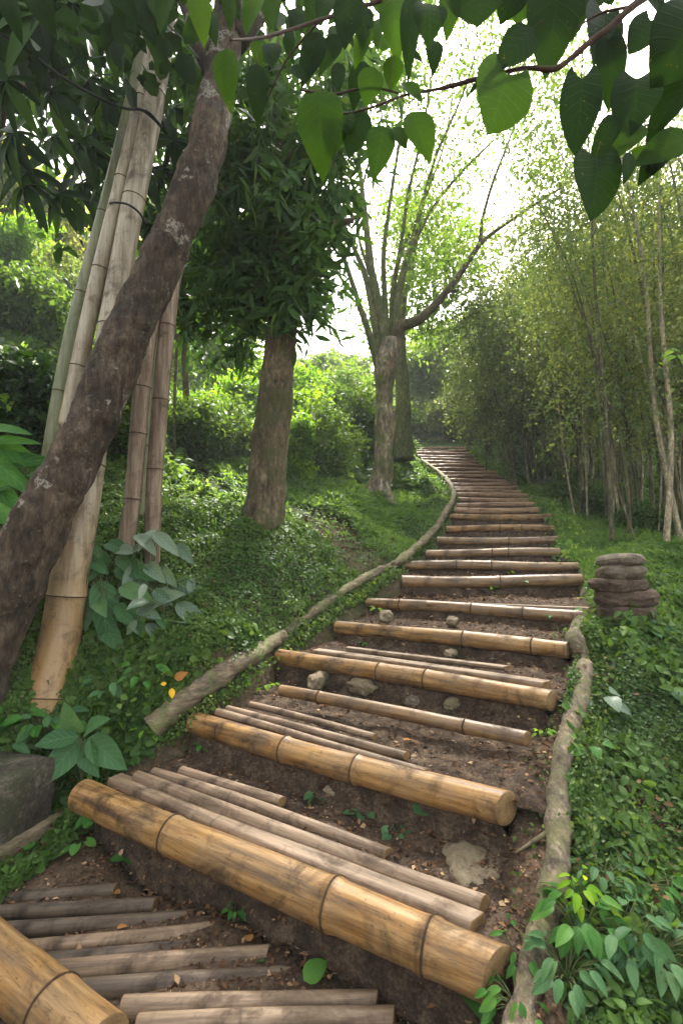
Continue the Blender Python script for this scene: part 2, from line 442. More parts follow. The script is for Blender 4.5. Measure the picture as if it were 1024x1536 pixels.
T_DIA = (np.array([(0, 0, 0), (-.28, .45, .08), (0, 1, -.08), (.28, .45, .08)]), np.array([(0, 1, 2), (0, 2, 3)]), None)
T_ROUND = (np.array([(0, 0, 0), (-.4, .35, .08), (-.22, .85, .0), (0, 1, -.05), (.22, .85, 0), (.4, .35, .08)]), np.array([(0, 1, 2, 3), (0, 3, 4, 5)]), None)
T_LANCE = (np.array([(0, 0, 0), (-.09, .3, .03), (-.08, .7, -.08), (0, 1, -.22), (.08, .7, -.08), (.09, .3, .03), (0, .5, -.06)]),
           np.array([(0, 1, 2, 6), (6, 2, 3, 3), (0, 6, 4, 5), (6, 3, 4, 4)]), None)
T_LANCE = (np.array([(0, 0, 0), (-.12, .4, .0), (0, .45, -.045), (.12, .4, 0), (0, 1, -.2), (-.07, .78, -.1), (.07, .78, -.1)]),
           np.array([(0, 1, 5, 2), (0, 2, 6, 3), (2, 5, 4, 6)]), None)
T_BLADE = (np.array([(-.03, 0, 0), (.03, 0, 0), (.025, .55, .04), (-.025, .55, .04), (0, 1, -.12)]), np.array([(0, 1, 2, 3), (3, 2, 4, 4)]), None)
T_BLADE = (np.array([(-.035, 0, 0), (.035, 0, 0), (.02, .6, .04), (-.02, .6, .04)]), np.array([(0, 1, 2, 3)]), None)
G_OVAL = grid_leaf(lambda t: 0.30 * math.sin(PI * min(1, t * 1.02) ** 0.8) ** 0.85 + 0.004)
G_HEART = grid_leaf(lambda t: 0.47 * math.sin(PI * (0.16 + 0.84 * t)) ** 0.8 * (1 if t < .999 else 0) + 0.004, lobe=0.22, rows=9, cols=6, fold=0.18, droop=0.12)
G_BROAD = grid_leaf(lambda t: 0.34 * math.sin(PI * t ** 0.75) ** 0.8 + 0.004, rows=8, fold=0.2, droop=0.35, wave=0.01)
G_ACUM = grid_leaf(lambda t: .98 * (t + .001) ** .62 * max(0, 1 - t) ** .95 + .003, rows=10, cols=6, fold=.22, droop=.32, wave=.012)
G_ACUMN = (G_ACUM[0] * np.array([.68, 1, 1]), G_ACUM[1], G_ACUM[2])
G_LONG = grid_leaf(lambda t: 0.13 * math.sin(PI * t ** 0.7) ** 0.7 + 0.003, rows=9, fold=0.2, droop=0.45)

def leaves_arrays(tpl, pos, dirv, nrm, size, tint):
    """place template leaves: long axis along dirv, facing nrm"""
    TV, TF, UV = tpl
    y = unit(dirv)
    z = nrm - y * np.sum(nrm * y, axis=1, keepdims=True); z = unit(z)
    x = np.cross(y, z)
    s = np.asarray(size)[:, None, None]
    V = pos[:, None, :] + s * (x[:, None, :] * TV[None, :, 0:1] + y[:, None, :] * TV[None, :, 1:2] + z[:, None, :] * TV[None, :, 2:3])
    k = len(TV); n = len(pos)
    Fc = (TF[None] + (np.arange(n) * k)[:, None, None]).reshape(-1, TF.shape[1])
    return V.reshape(-1, 3), Fc, np.repeat(tint, k), (None if UV is None else np.tile(UV, (n, 1)))

def leaves(name, mat, tpl, pos, dirv, nrm, size, tint=None, parent=None, origin=(0, 0, 0), smooth=False):
    pos = np.asarray(pos, float)
    if tint is None: tint = RNG.random(len(pos))
    V, Fc, T, UV = leaves_arrays(tpl, pos, np.asarray(dirv, float), np.asarray(nrm, float), size, tint)
    me = mesh_np(name, V, Fc, mat, smooth, T, UV, origin)
    o = obj(name, me, parent)
    if parent is None: o.location = tuple(float(v) for v in origin)
    return o

def rand_dir(n, down=0.0, flat=1.0):
    v = RNG.normal(size=(n, 3)); v[:, 2] *= flat; v = unit(v); v[:, 2] -= down
    return unit(v)

def snoise(x, y, sc, seed=0):
    r = np.random.default_rng(seed); out = 0
    for k in range(7):
        a = r.random() * 2 * PI; f = sc * (0.6 + r.random() * 1.6); ph = r.random() * 2 * PI
        out = out + np.sin((x * math.cos(a) + y * math.sin(a)) * f + ph)
    return out / 4.0

# ------------------------------------------------------------------ the stair: log positions
# near logs: pixel of both ends and the height; upper logs: pixels and distances
LOGS = []   # (left, right, radius, material, nodes)
def L_z(pl, pr, z, dia, mat, nodes=(), z2=None):
    LOGS.append((PZ(*pl, z), PZ(*pr, z if z2 is None else z2), dia / 2, mat, nodes))
def L_d(y, xl, xr, d, dia, mat, nodes=(), dl=None):
    LOGS.append((P(xl, y, dl or d * 1.03), P(xr, y, d), dia / 2, mat, nodes))
L_z((122, 1193), (748, 1462), -1.07, .134, 'bamboo', (.33, .73, .90))
L_z((290, 1086), (762, 1214), -.865, .108, 'bamboo', (.38, .62,))
L_z((422, 1036), (790, 1106), -.745, .062, 'bamboo_old', (.2, .8))
L_z((418, 984), (828, 1050), -.66, .098, 'bamboo', (.46, .63))
L_z((505, 940), (852, 975), -.525, .094, 'bamboo', (.62, .88))
L_z((552, 905), (884, 925), -.405, .086, 'bamboo_old', (.18, .53, .75), z2=-.40)
L_d(872, 603, 870, 4.25, .105, 'bamboo_old', (.55,))
L_d(849, 606, 868, 4.7, .09, 'bamboo_old', (.3, .5))
L_d(829.5, 638, 838, 5.15, .088, 'bamboo_old', (.5, .62))
L_d(811, 655, 835, 5.6, .088, 'bamboo_old', (.6,))
L_d(793, 669, 831, 6.1, .085, 'bamboo', (.5, .7))
L_d(775.5, 674, 826, 6.6, .085, 'bamboo', (.4,))
UP = [(766, 680, 810, 7.1), (758, 682, 804, 7.55), (750, 683, 798, 8.05), (743.5, 682, 792, 8.5), (737.5, 680, 784, 9.0), (732.5, 677, 779, 9.4),
      (727, 672, 773, 9.85), (721, 668, 761, 10.25), (715, 662, 752, 10.65), (709.5, 655, 744, 11.05), (704, 649, 734, 11.45), (698.5, 643, 726, 11.85),
      (693.5, 637, 720, 12.2), (689, 631, 715, 12.6), (684.5, 626, 711, 13.0), (680.2, 622, 707, 13.4), (676.3, 619, 703, 13.8), (672.6, 616, 699, 14.2)]
for i, (y, xl, xr, d) in enumerate(UP):
    L_d(y, xl, xr, d, .082 if i % 3 else .095, 'bamboo_far', (.3 + .1 * (i % 4),), dl=d * 1.02)

# ------------------------------------------------------------------ terrain (thin-plate surface through surveyed points)
ctrl = []
def C(p, dz=0.0): ctrl.append((p[0], p[1], p[2] + dz))
for i, (a, b, r, m, nd) in enumerate(LOGS):
    if i == 2: continue
    C(a, -r * (1.1 if i < 6 else .3)); C(b, -r * (1.4 if i < 6 else .3))
for px, py in ((20, 1330), (120, 1330), (300, 1400), (60, 1500), (400, 1520), (620, 1520), (240, 1290), (120, 1260)):
    C(PZ(px, py, -1.27))
for p in ((-.3, .3, EYE - 1.40), (1.0, .3, EYE - 1.45), (-1.5, .4, EYE - 1.3), (.3, .6, EYE - 1.36), (0, -2, EYE - 1.8), (3, -1.5, EYE - 1.7), (-3, -1.5, EYE - 1.2)):
    C(p)
for px, py, d in (
        (10, 965, 2.75), (75, 1050, 2.75), (20, 1115, 2.6), (150, 1100, 2.62), (200, 960, 3.0), (300, 1000, 2.75), (340, 930, 3.1),
        (190, 830, 3.35), (228, 880, 3.3), (300, 850, 3.6), (400, 880, 3.7), (480, 880, 3.9), (395, 785, 4.4), (330, 775, 4.6), (500, 830, 4.5), (545, 850, 4.6),
        (470, 800, 5.4), (560, 800, 5.7), (430, 770, 5.8), (300, 735, 6.2), (280, 700, 7.2), (360, 690, 8), (450, 720, 7.5), (570, 752, 7.5), (520, 740, 8.5), (620, 770, 6.6), (650, 745, 7.8),
        (640, 715, 9.5), (610, 690, 11.5), (560, 700, 11), (500, 680, 12), (420, 640, 13), (300, 620, 11), (200, 700, 6), (120, 680, 5.5), (50, 650, 5.2), (0, 560, 6.5),
        (60, 420, 11), (0, 290, 12), (150, 450, 14), (250, 560, 15), (100, 800, 3.9), (20, 840, 3.5), (-150, 720, 4.2),
        (500, 620, 20), (400, 560, 22), (590, 655, 17), (640, 660, 16), (700, 655, 16.5), (600, 640, 24),
        # right side
        (800, 1490, 1.32), (840, 1300, 1.62), (850, 1150, 2.0), (862, 1060, 2.35), (885, 960, 2.95), (940, 935, 3.15), (1000, 900, 3.6), (1000, 1000, 2.7), (1010, 1150, 2.15), (920, 1130, 2.2),
        (900, 1300, 1.72), (1000, 1350, 1.62), (950, 1500, 1.30), (900, 860, 4.3), (880, 800, 6.0), (960, 835, 5.0), (1040, 830, 4.8), (930, 800, 6.4), (870, 765, 7.6), (780, 722, 10.3), (850, 745, 8.5),
        (725, 682, 13.6), (760, 700, 12.2), (1200, 850, 5.0), (1100, 760, 8.5), (1000, 740, 10), (900, 700, 13), (800, 660, 17), (1300, 1100, 2.8), (1250, 700, 12), (1000, 640, 20)):
    C(P(px, py, d))
for p in ((-16, 14, EYE + 11), (-16, 4, EYE + 8), (-8, 3, EYE + 3.2), (-6, 0, EYE + 1.2), (-20, 30, EYE + 16), (0, 40, EYE + 11), (25, 40, EYE + 12), (16, 5, EYE + .8), (18, 18, EYE + 5), (8, 0, EYE - .6)):
    C(p)
for px, py in ((0, 1300), (118, 1222), (60, 1262), (-80, 1355)): C(PZ(px, py, -1.28))
for p in ((-1.75, 2.35, EYE - .98), (-1.55, 2.6, EYE - .92), (-1.3, 2.6, EYE - .95)): C(p)
for i in range(10, len(LOGS)):
    C(LOGS[i][0] + np.array([-.45, 0, -.10]))
ctrl = np.array(ctrl)
def _k(r2): return np.where(r2 > 1e-12, 0.5 * r2 * np.log(np.maximum(r2, 1e-12)), 0)
_n = len(ctrl)
A = np.zeros((_n + 3, _n + 3))
_r2 = (ctrl[:, None, 0] - ctrl[None, :, 0]) ** 2 + (ctrl[:, None, 1] - ctrl[None, :, 1]) ** 2
A[:_n, :_n] = _k(_r2) + np.eye(_n) * 0.004
A[:_n, _n] = 1; A[:_n, _n + 1:] = ctrl[:, :2]; A[_n, :_n] = 1; A[_n + 1:, :_n] = ctrl[:, :2].T
W = np.linalg.solve(A, np.concatenate([ctrl[:, 2], np.zeros(3)]))
def tps(x, y):
    x = np.asarray(x, float); y = np.asarray(y, float)
    sh = x.shape; x = x.ravel(); y = y.ravel()
    out = np.empty_like(x)
    for s in range(0, len(x), 20000):
        xs, ys = x[s:s + 20000], y[s:s + 20000]
        out[s:s + 20000] = _k((xs[:, None] - ctrl[None, :, 0]) ** 2 + (ys[:, None] - ctrl[None, :, 1]) ** 2) @ W[:_n] + W[_n] + W[_n + 1] * xs + W[_n + 2] * ys
    return out.reshape(sh)

PL = np.array([l[0] for i, l in enumerate(LOGS) if i != 2]); PR = np.array([l[1] for i, l in enumerate(LOGS) if i != 2])
def in_path(x, y, grow=0.0):
    x = np.asarray(x, float); y = np.asarray(y, float)
    ins = np.zeros(x.shape, bool)
    for i in range(len(PL) - 1):
        a, b, c, d = [q[:2].copy() for q in (PL[i], PR[i], PR[i + 1], PL[i + 1])]
        cx = unit(b - a) * grow; dx = unit(c - d) * grow
        a = a - cx; b = b + cx; d = d - dx; c = c + dx
        ok = np.ones(x.shape, bool)
        for p, q in ((a, b), (b, c), (c, d), (d, a)):
            ok &= ((q[0] - p[0]) * (y - p[1]) - (q[1] - p[1]) * (x - p[0])) >= 0
        ins |= ok
    return ins

def height(x, y):
    x = np.asarray(x, float); y = np.asarray(y, float)
    h = tps(x, y)
    far = np.clip((y - 2) / 10, 0, 1)
    off = ~in_path(x, y, 0.15)
    h = h + off * (0.02 + 0.05 * far) * snoise(x, y, 2.2, 3) + off * 0.012 * snoise(x, y, 9, 5)
    return h

# graded terrain grid
def graded(lo, hi, fine_lo, fine_hi, step, growth=1.06):
    xs = list(np.arange(fine_lo, fine_hi, step))
    s, v = step, fine_hi
    while v < hi: xs.append(v); s *= growth; v += s
    xs.append(hi)
    s, v = step, fine_lo - step
    while v > lo: xs.insert(0, v); s *= growth; v -= s
    xs.insert(0, lo)
    return np.array(xs)
gx = graded(-60, 60, -2.6, 3.2, 0.045); gy = graded(-6, 90, 0.6, 5.5, 0.045, 1.035)
X, Y = np.meshgrid(gx, gy)
Z = height(X, Y) - 0.22 * in_path(X, Y, -0.02) * (Y > 1.1)
Vt = np.stack([X, Y, Z], -1).reshape(-1, 3)
idx = np.arange(X.size).reshape(X.shape)
Ft = np.stack([idx[:-1, :-1], idx[:-1, 1:], idx[1:, 1:], idx[1:, :-1]], -1).reshape(-1, 4)
def terrain_mat():
    m, nt, out = new_mat('forest_floor')
    v = coords(nt)
    n1 = tex_noise(nt, v, 9, 8, .7, .4); n2 = tex_noise(nt, v, 70, 5, .7)
    h = math_n(nt, 'ADD', math_n(nt, 'MULTIPLY', n1, .55), math_n(nt, 'MULTIPLY', n2, .45))
    soil = ramp(nt, h, [(.36, (.02, .013, .009)), (.5, (.07, .046, .03)), (.66, (.16, .11, .075))])
    pz = nt.nodes.new('ShaderNodeTexCoord')
    g = ramp(nt, tex_noise(nt, v, .9, 5, .65), [(.36, (0, 0, 0)), (.48, (1, 1, 1))])
    sp = nt.nodes.new('ShaderNodeSeparateXYZ'); nt.links.new(pz.outputs['Object'], sp.inputs[0])
    farf = ramp(nt, math_n(nt, 'MULTIPLY', sp.outputs[1], 1 / 20.0), [(.10, (0, 0, 0)), (.35, (1, 1, 1))])
    c = mixc(nt, math_n(nt, 'MULTIPLY', g, math_n(nt, 'MULTIPLY', farf, .9)), soil, (.045, .075, .02))
    principled(nt, out, c, .95, .15, bump(nt, h, 1.0, .02))
    return m
M['terrain'] = terrain_mat()
tag(obj('ground', mesh_np('ground', Vt, Ft, M['terrain'], True)), kind='structure')

# the trodden earth of the stair: one sheet that steps up at every log
rows = []
NU = 64
def path_row(a, b, za, grow=0.10, gr=None):
    if a[1] < 4.4 and grow == .10: gr = .10 if gr is None else gr; grow = .03; keepdroop = gr > 0
    else: keepdroop = gr is None
    d = unit((b - a)[:2]); A0 = a.copy(); B0 = b.copy(); A0[:2] -= d * grow; B0[:2] += d * (grow if gr is None else gr)
    u = np.linspace(0, 1, NU + 1)[:, None]
    r = A0[None] * (1 - u) + B0[None] * u
    r[:, 2] += za
    ln = np.linalg.norm((b - a)[:2]); o_ = np.maximum(0, np.abs(u[:, 0] - .5) * (ln + 2 * grow) - ln / 2 - (0 if grow > .05 else .0) + .015) * ((u[:, 0] < .5) | keepdroop)
    r[:, 2] -= o_ * (1.3 if a[1] < 4.5 else .3)
    return r
kept = [l for i, l in enumerate(LOGS) if i != 2]
a0, b0, r0 = kept[0][:3]
back = np.array([0, -0.02, 0])
rows.append(path_row(a0 + back, b0 + back, -.30, gr=-.03))
rows.append(path_row(a0, b0, -.10, gr=-.03))
rows.append(path_row(a0, b0, r0 * .2, gr=-.03))
for i in range(len(kept)):
    a, b, r = kept[i][:3]
    if i == len(kept) - 1: break
    a2, b2, r2 = kept[i + 1][:3]
    m = 7 if i < 6 else 3
    for j in range(1, m + 1):
        t = j / (m + .6)
        A1 = a * (1 - t) + a2 * t; B1 = b * (1 - t) + b2 * t
        A1[2] = (a[2] + r * .35) * (1 - t * .35) + (a2[2] - r2) * t * .35
        B1[2] = (b[2] + r * .35) * (1 - t * .35) + (b2[2] - r2) * t * .35
        if i >= 7: A1[2] = a[2] + r * .2; B1[2] = b[2] + r * .2
        rows.append(path_row(A1, B1, 0))
    nb = unit(np.array([*(a - a2)[:2], 0])) * r2 * .2
    gq = -.03 if i < 5 else None
    rows.append(path_row(a2 + nb, b2 + nb, -r2 * .9, gr=gq))
    rows.append(path_row(a2, b2, -r2 * .1, gr=gq))
    rows.append(path_row(a2, b2, r2 * .25, gr=gq))
a, b, r = kept[-1][:3]
for k, (dy, dx) in enumerate(((.6, -.02), (1.4, -.15), (2.4, -.5), (3.6, -1.2))):
    rows.append(path_row(a + np.array([dx, dy, .06 + .05 * dy]), b + np.array([dx * .9, dy, .06 + .05 * dy]), 0))
R = np.array(rows)
# refine along the path
def refine(R, k=3):
    out = []
    for i in range(len(R) - 1):
        for j in range(k): out.append(R[i] * (1 - j / k) + R[i + 1] * (j / k))
    out.append(R[-1]); return np.array(out)
R = refine(R, 4)
amp = np.clip(2.6 / np.maximum(R[..., 1], 1.2), .3, 1.0)
for i in range(R.shape[0]):
    for j in range(R.shape[1]):
        p = R[i, j]
        n = mnoise.fractal(Vector((p[0] * 6, p[1] * 6, p[2] * 6)), 1.0, 2.0, 4) * .022 + mnoise.noise(Vector((p[0] * 30, p[1] * 30, 1))) * .006
        R[i, j, 2] += n * amp[i, j]; R[i, j, 1] -= n * .8 * amp[i, j]
idx = np.arange(R.shape[0] * R.shape[1]).reshape(R.shape[:2])
Fp = np.stack([idx[:-1, :-1], idx[:-1, 1:], idx[1:, 1:], idx[1:, :-1]], -1).reshape(-1, 4)
tag(obj('path', mesh_np('path', R.reshape(-1, 3), Fp, M['soil'], True)), kind='structure')

# ------------------------------------------------------------------ logs
def log_mesh(length, r, nodes, seg=70, sides=26, wob=.012, taper=.06, seed=0, node_amp=.035):
    rnd = random.Random(seed)
    xs = list(np.linspace(0, length, seg))
    for n in nodes:
        for k in (-.012, -.006, 0, .006, .012): xs.append(n * length + k)
    xs = np.array(sorted(x for x in xs if 0 <= x <= length))
    ph = rnd.random() * 10
    rr = r * (1 - taper * (xs / length)) * (1 + .02 * np.sin(xs * 5 + ph))
    tint = np.zeros(len(xs))
    for n in nodes:
        d = np.abs(xs - n * length)
        rr = rr * (1 + node_amp * np.exp(-(d / .016) ** 2))
        tint = np.maximum(tint, .5 * np.exp(-(d / .006) ** 2))
    cy = wob * np.sin(xs * 2.3 + ph); cz = wob * .6 * np.sin(xs * 3.1 + ph * 2)
    a = np.linspace(0, 2 * PI, sides, endpoint=False)
    V = np.zeros((len(xs), sides, 3))
    V[..., 0] = xs[:, None]
    lump = np.array([[1 + .025 * mnoise.noise(Vector((x * 5 + ph, math.cos(t) * 1.5, math.sin(t) * 1.5))) for t in a] for x in xs])
    V[..., 1] = cy[:, None] + rr[:, None] * np.cos(a) * lump
    V[..., 2] = cz[:, None] + rr[:, None] * np.sin(a) * lump
    return V, xs, rr, cy, cz, tint

def place_axis(o, a, b):
    d = Vector(b - a); q = d.to_track_quat('X', 'Z')
    o.rotation_mode = 'QUATERNION'; o.rotation_quaternion = q

def make_log(name, label, cat, a, b, r, mat, nodes=(), group=None, seed=0, rings=True, cut='cut', obl=0.0, sides=26, seg=70, wob=.012, taper=.06, flat=None, node_amp=.035):
    L = float(np.linalg.norm(b - a))
    V, xs, rr, cy, cz, tint = log_mesh(L, r, nodes, seg, sides, wob, taper, seed, node_amp)
    if obl:
        wgt = np.clip((xs / L - .8) / .2, 0, 1)[:, None]
        V[..., 0] += obl * wgt * V[..., 1]
    if flat is not None: V[..., 2] = np.minimum(V[..., 2], flat * r + 0 * V[..., 2])
    o = thing(name, label, cat, a, group)
    place_axis(o, a, b)
    mb = MB(); n = len(xs)
    idx = np.arange(n * sides).reshape(n, sides); nx = np.roll(idx, -1, 1)
    Fq = np.stack([idx[:-1], idx[1:], nx[1:], nx[:-1]], -1).reshape(-1, 4)
    mb.add(V.reshape(-1, 3), Fq[:, ::-1][:, ::-1], np.repeat(tint, sides))
    mb.build('culm' if 'bamboo' in name else 'pole', M[mat], o)
    # cut ends: slightly dished discs
    for e in (0, -1):
        mb = MB(); ring = V[e]; c = ring.mean(0); s = 1 if e else -1
        lay = [ring, c + (ring - c) * .97 + [s * .002, 0, 0], c + (ring - c) * .55 + [s * .0005, 0, 0], c + (ring - c) * .1 - [s * .0008, 0, 0]]
        VV = np.concatenate(lay + [c[None]]); k = sides; FF = []
        for l in range(3):
            for j in range(k): FF.append((l * k + j, l * k + (j + 1) % k, (l + 1) * k + (j + 1) % k, (l + 1) * k + j))
        FF = np.array(FF)
        if s < 0: FF = FF[:, ::-1]
        tr = np.array([(3 * k + j, 3 * k + (j + 1) % k, 4 * k, 3 * k + j) for j in range(k)])
        mb.add(VV, np.concatenate([FF, tr]))
        mb.build('cut_end', M[cut], o, smooth=False)
    if rings:
        for nn in nodes:
            x0 = nn * L; i = int(np.argmin(np.abs(xs - x0)))
            mb = MB(); aa = np.linspace(0, 2 * PI, 33)
            pts = [(x0 + .0012 * math.sin(3 * t + seed), cy[i] + rr[i] * 1.004 * math.cos(t), cz[i] + rr[i] * 1.004 * math.sin(t)) for t in aa]
            mb.tube(pts, [.0036] * 33, 5, 1, cap=False)
            mb.build('node_ring', M['ring'], o)
    return o

ORD = ['lowest', 'second', 'third', 'fourth', 'fifth', 'sixth', 'seventh', 'eighth', 'ninth', 'tenth', 'eleventh', 'twelfth']
LAB = ['thick golden bamboo log edging the lowest full step, longest and widest of the stair',
       'thick golden bamboo log, second step up, its right end cut clean beside the root',
       'thin brown bamboo pole set between the second and third thick bamboo logs',
       'thick golden bamboo log of the third step, above the thin pole, with stones beneath it',
       'golden bamboo log of the fourth step, its right end touching the twisted root',
       'pale split bamboo log of the fifth step, level with the stacked stones',
       'brown round log at the foot of the upper flight, just above the bare earth tread',
       'brown log directly behind and above the first log of the upper flight',
       'third log of the upper flight, right of the mossy edging',
       'fourth log of the upper flight with a small orange leaf below it',
       'fifth log of the upper flight, lit tan where the edging starts to bend',
       'sixth log of the upper flight, last wide tan one before the slim reddish logs']
for i, (a, b, r, mat, nodes) in enumerate(LOGS):
    near = i < 6
    if i < 12: lab = LAB[i]
    else:
        j = i - 11; w = ['first', 'second', 'third', 'fourth', 'fifth', 'sixth', 'seventh', 'eighth', 'ninth'][(j - 1) if j <= 9 else (18 - j)]
        lab = (f'slim reddish log, {w} above the last wide tan log, before the bend' if j <= 9 else
               ('slim reddish log right at the top of the stair below the bare earth' if j == 18 else f'slim reddish log near the top of the stair, {w} below the topmost log'))
    make_log('bamboo_log' if i < 12 else 'step_log', lab, 'step log', a, b, r, mat, nodes, 'logs edging the steps of the stair', seed=i, rings=i < 12,
             sides=28 if near else 16, seg=80 if near else 30, wob=.010 if near else .018, taper=(-.02 if i in (0, 1) else .03), node_amp=.085, obl=[.38, .38, .3, .3, .2, 0][i] if i < 6 else 0)
# big log in the near left corner
a = PZ(-110, 1330, -1.20); b = PZ(150, 1580, -1.20)
make_log('bamboo_log', 'thick golden bamboo log in the bottom left corner, cut off by the picture edge', 'step log', a, b, .076, 'bamboo', (.33, .8), 'logs edging the steps of the stair', seed=40)

# poles laid as treads
def tread_pole(label, p1, p2, z, dia, mat, seed, group, z2=None, flat=None, name='tread_pole'):
    make_log(name, label, 'pole', PZ(*p1, z), PZ(*p2, z if z2 is None else z2), dia / 2, mat, (.4,) if seed % 2 else (), group, seed, rings=False, cut='cut', sides=16, seg=40, wob=.008, flat=flat, taper=.1, obl=.3)
G1 = 'poles laid behind the lowest step log'
tread_pole('grey flat-topped half pole lying right behind the lowest step log', (172, 1171), (716, 1388), -1.035, .085, 'pole_grey', 51, G1, flat=.55)
tread_pole('tan pole behind the grey half pole, reaching the same cut right end', (207, 1167), (724, 1357), -1.015, .06, 'pole_grey', 52, G1)
tread_pole('weathered pole, third behind the lowest step log, fading into the earth at its right end', (232, 1160), (580, 1283), -1.015, .055, 'pole_grey', 53, G1, z2=-1.02)
tread_pole('short weathered pole farthest behind the lowest step log', (272, 1157), (425, 1204), -1.0, .05, 'pole_grey', 54, G1)
G2 = 'thin poles laid behind the second step log'
tread_pole('thin weathered pole directly behind the second bamboo step log', (325, 1070), (640, 1158), -.815, .04, 'pole_grey', 55, G2)
tread_pole('thin weathered pole, middle of three behind the second bamboo step log', (342, 1064), (610, 1133), -.805, .038, 'pole_grey', 56, G2)
tread_pole('thin weathered pole farthest behind the second bamboo step log', (375, 1058), (560, 1106), -.80, .034, 'pole_grey', 57, G2)
tread_pole('flat weathered plank lying behind the third bamboo step log', (475, 976), (818, 1026), -.615, .075, 'pole_grey', 58, 'planks on the middle steps', flat=.3)
tread_pole('thin plank farther behind the third bamboo step log', (520, 972), (760, 1001), -.60, .05, 'pole_grey', 59, 'planks on the middle steps', flat=.3)
tread_pole('split pale pole lying just behind the fifth step log', (640, 905), (884, 914), -.375, .06, 'bamboo_old', 60, 'planks on the middle steps', flat=.5)
G3 = 'poles laid side by side on the landing at the bottom left'
for k, (p1, p2, dia, mat, lab) in enumerate([
        ((-60, 1352), (175, 1333), .05, 'pole_dark', 'muddy half buried pole farthest back on the bottom left landing'),
        ((-60, 1374), (235, 1357), .055, 'pole_dark', 'muddy brown pole, second from the back on the bottom left landing'),
        ((-60, 1398), (290, 1374), .055, 'pole_dark', 'dark muddy pole on the landing just above the brown one with a dead leaf'),
        ((-20, 1425), (322, 1393), .052, 'pole_grey', 'brown pole on the bottom left landing with an orange dead leaf on it'),
        ((20, 1448), (366, 1412), .055, 'pole_dark', 'dark pole on the landing between two tan poles, a pale leaf lying on it'),
        ((78, 1464), (402, 1434), .06, 'pole_grey', 'bright tan pole ending right of the corner log, shorter of the two bright ones'),
        ((112, 1494), (445, 1466), .062, 'pole_dark', 'dark grey wet pole between the two bright tan poles'),
        ((182, 1519), (565, 1500), .06, 'pole_grey', 'bright tan pole nearest the bottom edge of the landing'),
        ((205, 1545), (590, 1528), .055, 'pole_grey', 'pole at the very bottom edge, in front of the bright tan one')]):
    tread_pole(lab, p1, p2, -1.262 - (.014 if mat == 'pole_dark' else 0), dia, mat, 61 + k, G3)

Rfl = R.reshape(-1, 3)
def surf_many(x, y):
    z = height(x, y) - .2 * in_path(x, y, -.02)
    Q = Rfl[::2]; out = z.copy()
    for a in range(0, len(x), 100):
        d2 = (Q[None, :, 0] - x[a:a + 100, None]) ** 2 + (Q[None, :, 1] - y[a:a + 100, None]) ** 2
        k = np.argmin(d2, 1); m = d2[np.arange(len(k)), k] < .004
        out[a:a + 100] = np.where(m, np.maximum(z[a:a + 100], Q[k, 2]), z[a:a + 100])
    return out
def on_surf(px, py, lift, lo=.9, hi=14, n=260):
    r = ray(px, py); ts = np.linspace(lo, hi, n)
    q = r[None] * ts[:, None] + np.array([0, 0, EYE]); z = surf_many(q[:, 0], q[:, 1]) + lift
    hit = q[:, 2] < z
    return q[np.argmax(hit)] if hit.any() else None
def glide(lst, rads, guess):
    out = []
    for (px, py), r, g in zip(lst, rads, guess):
        q = on_surf(px, py, r * .55 + (.10 if g > 5.2 else .05 if g > 4 else .025 if r > .03 and px < 500 else 0), max(.8, g * .72), g * 1.25)
        out.append(q if q is not None else P(px, py, g))
    return out
# ------------------------------------------------------------------ edging logs and roots
def edge(label, cat, name, pts, rad, mat, lump=.35, part=True):
    o = thing(name, label, cat, pts[0])
    mb = MB(); mb.tube(pts, rad, 26, 22, lump=lump, lscale=7, octv=6)
    mb.build('wood', M[mat], o, pts[0])
    return o
rr1 = [.048, .044, .04, .036, .032]
e1 = glide([(228, 1093), (290, 1040), (350, 1000), (400, 968), (425, 955)], rr1, [2.6, 2.85, 3.05, 3.3, 3.4])
edge('weathered broken log slanting up the left side of the lower steps', 'edging log', 'edging_log', e1, [.062, .058, .055, .05, .045], 'edge_wood', .3)
rr2 = [.03, .031, .032, .033, .036, .036, .038, .04, .042, .042, .04, .035]
e2 = glide([(415, 960), (460, 925), (505, 893), (545, 868), (590, 846), (625, 820), (655, 790), (670, 765), (680, 742), (672, 722), (655, 706), (632, 690)], rr2, [3.4, 3.7, 4.0, 4.4, 4.9, 5.5, 6.2, 6.9, 7.8, 9.0, 10.5, 12.0])
e2b = [q.copy() for q in e2[4:]]; e2b[0] = e2b[0] + (e2b[0] - e2b[1]) * .12 + np.array([.03, 0, .012])
edge('knotty mossy edging log from the broken log up to the foot of the upper stair', 'edging log', 'edging_log', e2[:5], rr2[:5], 'edge_wood', .5)
edge('long curved mossy edging log bending up the left side of the upper stair', 'edging log', 'edging_log', e2b, rr2[4:], 'edge_wood', .5)
rr3 = [.033, .037, .040, .030, .031, .034, .029, .028, .031, .025, .028, .031]
e3 = glide([(886, 920), (872, 935), (864, 960), (874, 990), (872, 1030), (858, 1080), (843, 1140), (836, 1210), (835, 1290), (818, 1380), (795, 1470), (770, 1600)], rr3, [3.2, 3.05, 2.9, 2.7, 2.5, 2.25, 2.05, 1.85, 1.68, 1.5, 1.38, 1.2])
ro = edge('twisted pale root running down the right side of the lower steps', 'root', 'tree_root', e3, [.045, .048, .05, .042, .042, .044, .042, .038, .038, .036, .036, .04], 'root', .3)
for q0, q1, q2, r in ((*glide([(836, 1240), (800, 1262), (772, 1280)], [.02] * 3, [1.75] * 3), .01), (*glide([(828, 1325), (855, 1345), (880, 1370)], [.02] * 3, [1.6] * 3), .008)):
    mb = MB(); mb.tube([q0, q1, q2], [r, r * .7, r * .3], 7, 5, lump=.2, lscale=20); mb.build('rootlet', M['root'], ro, e3[0])

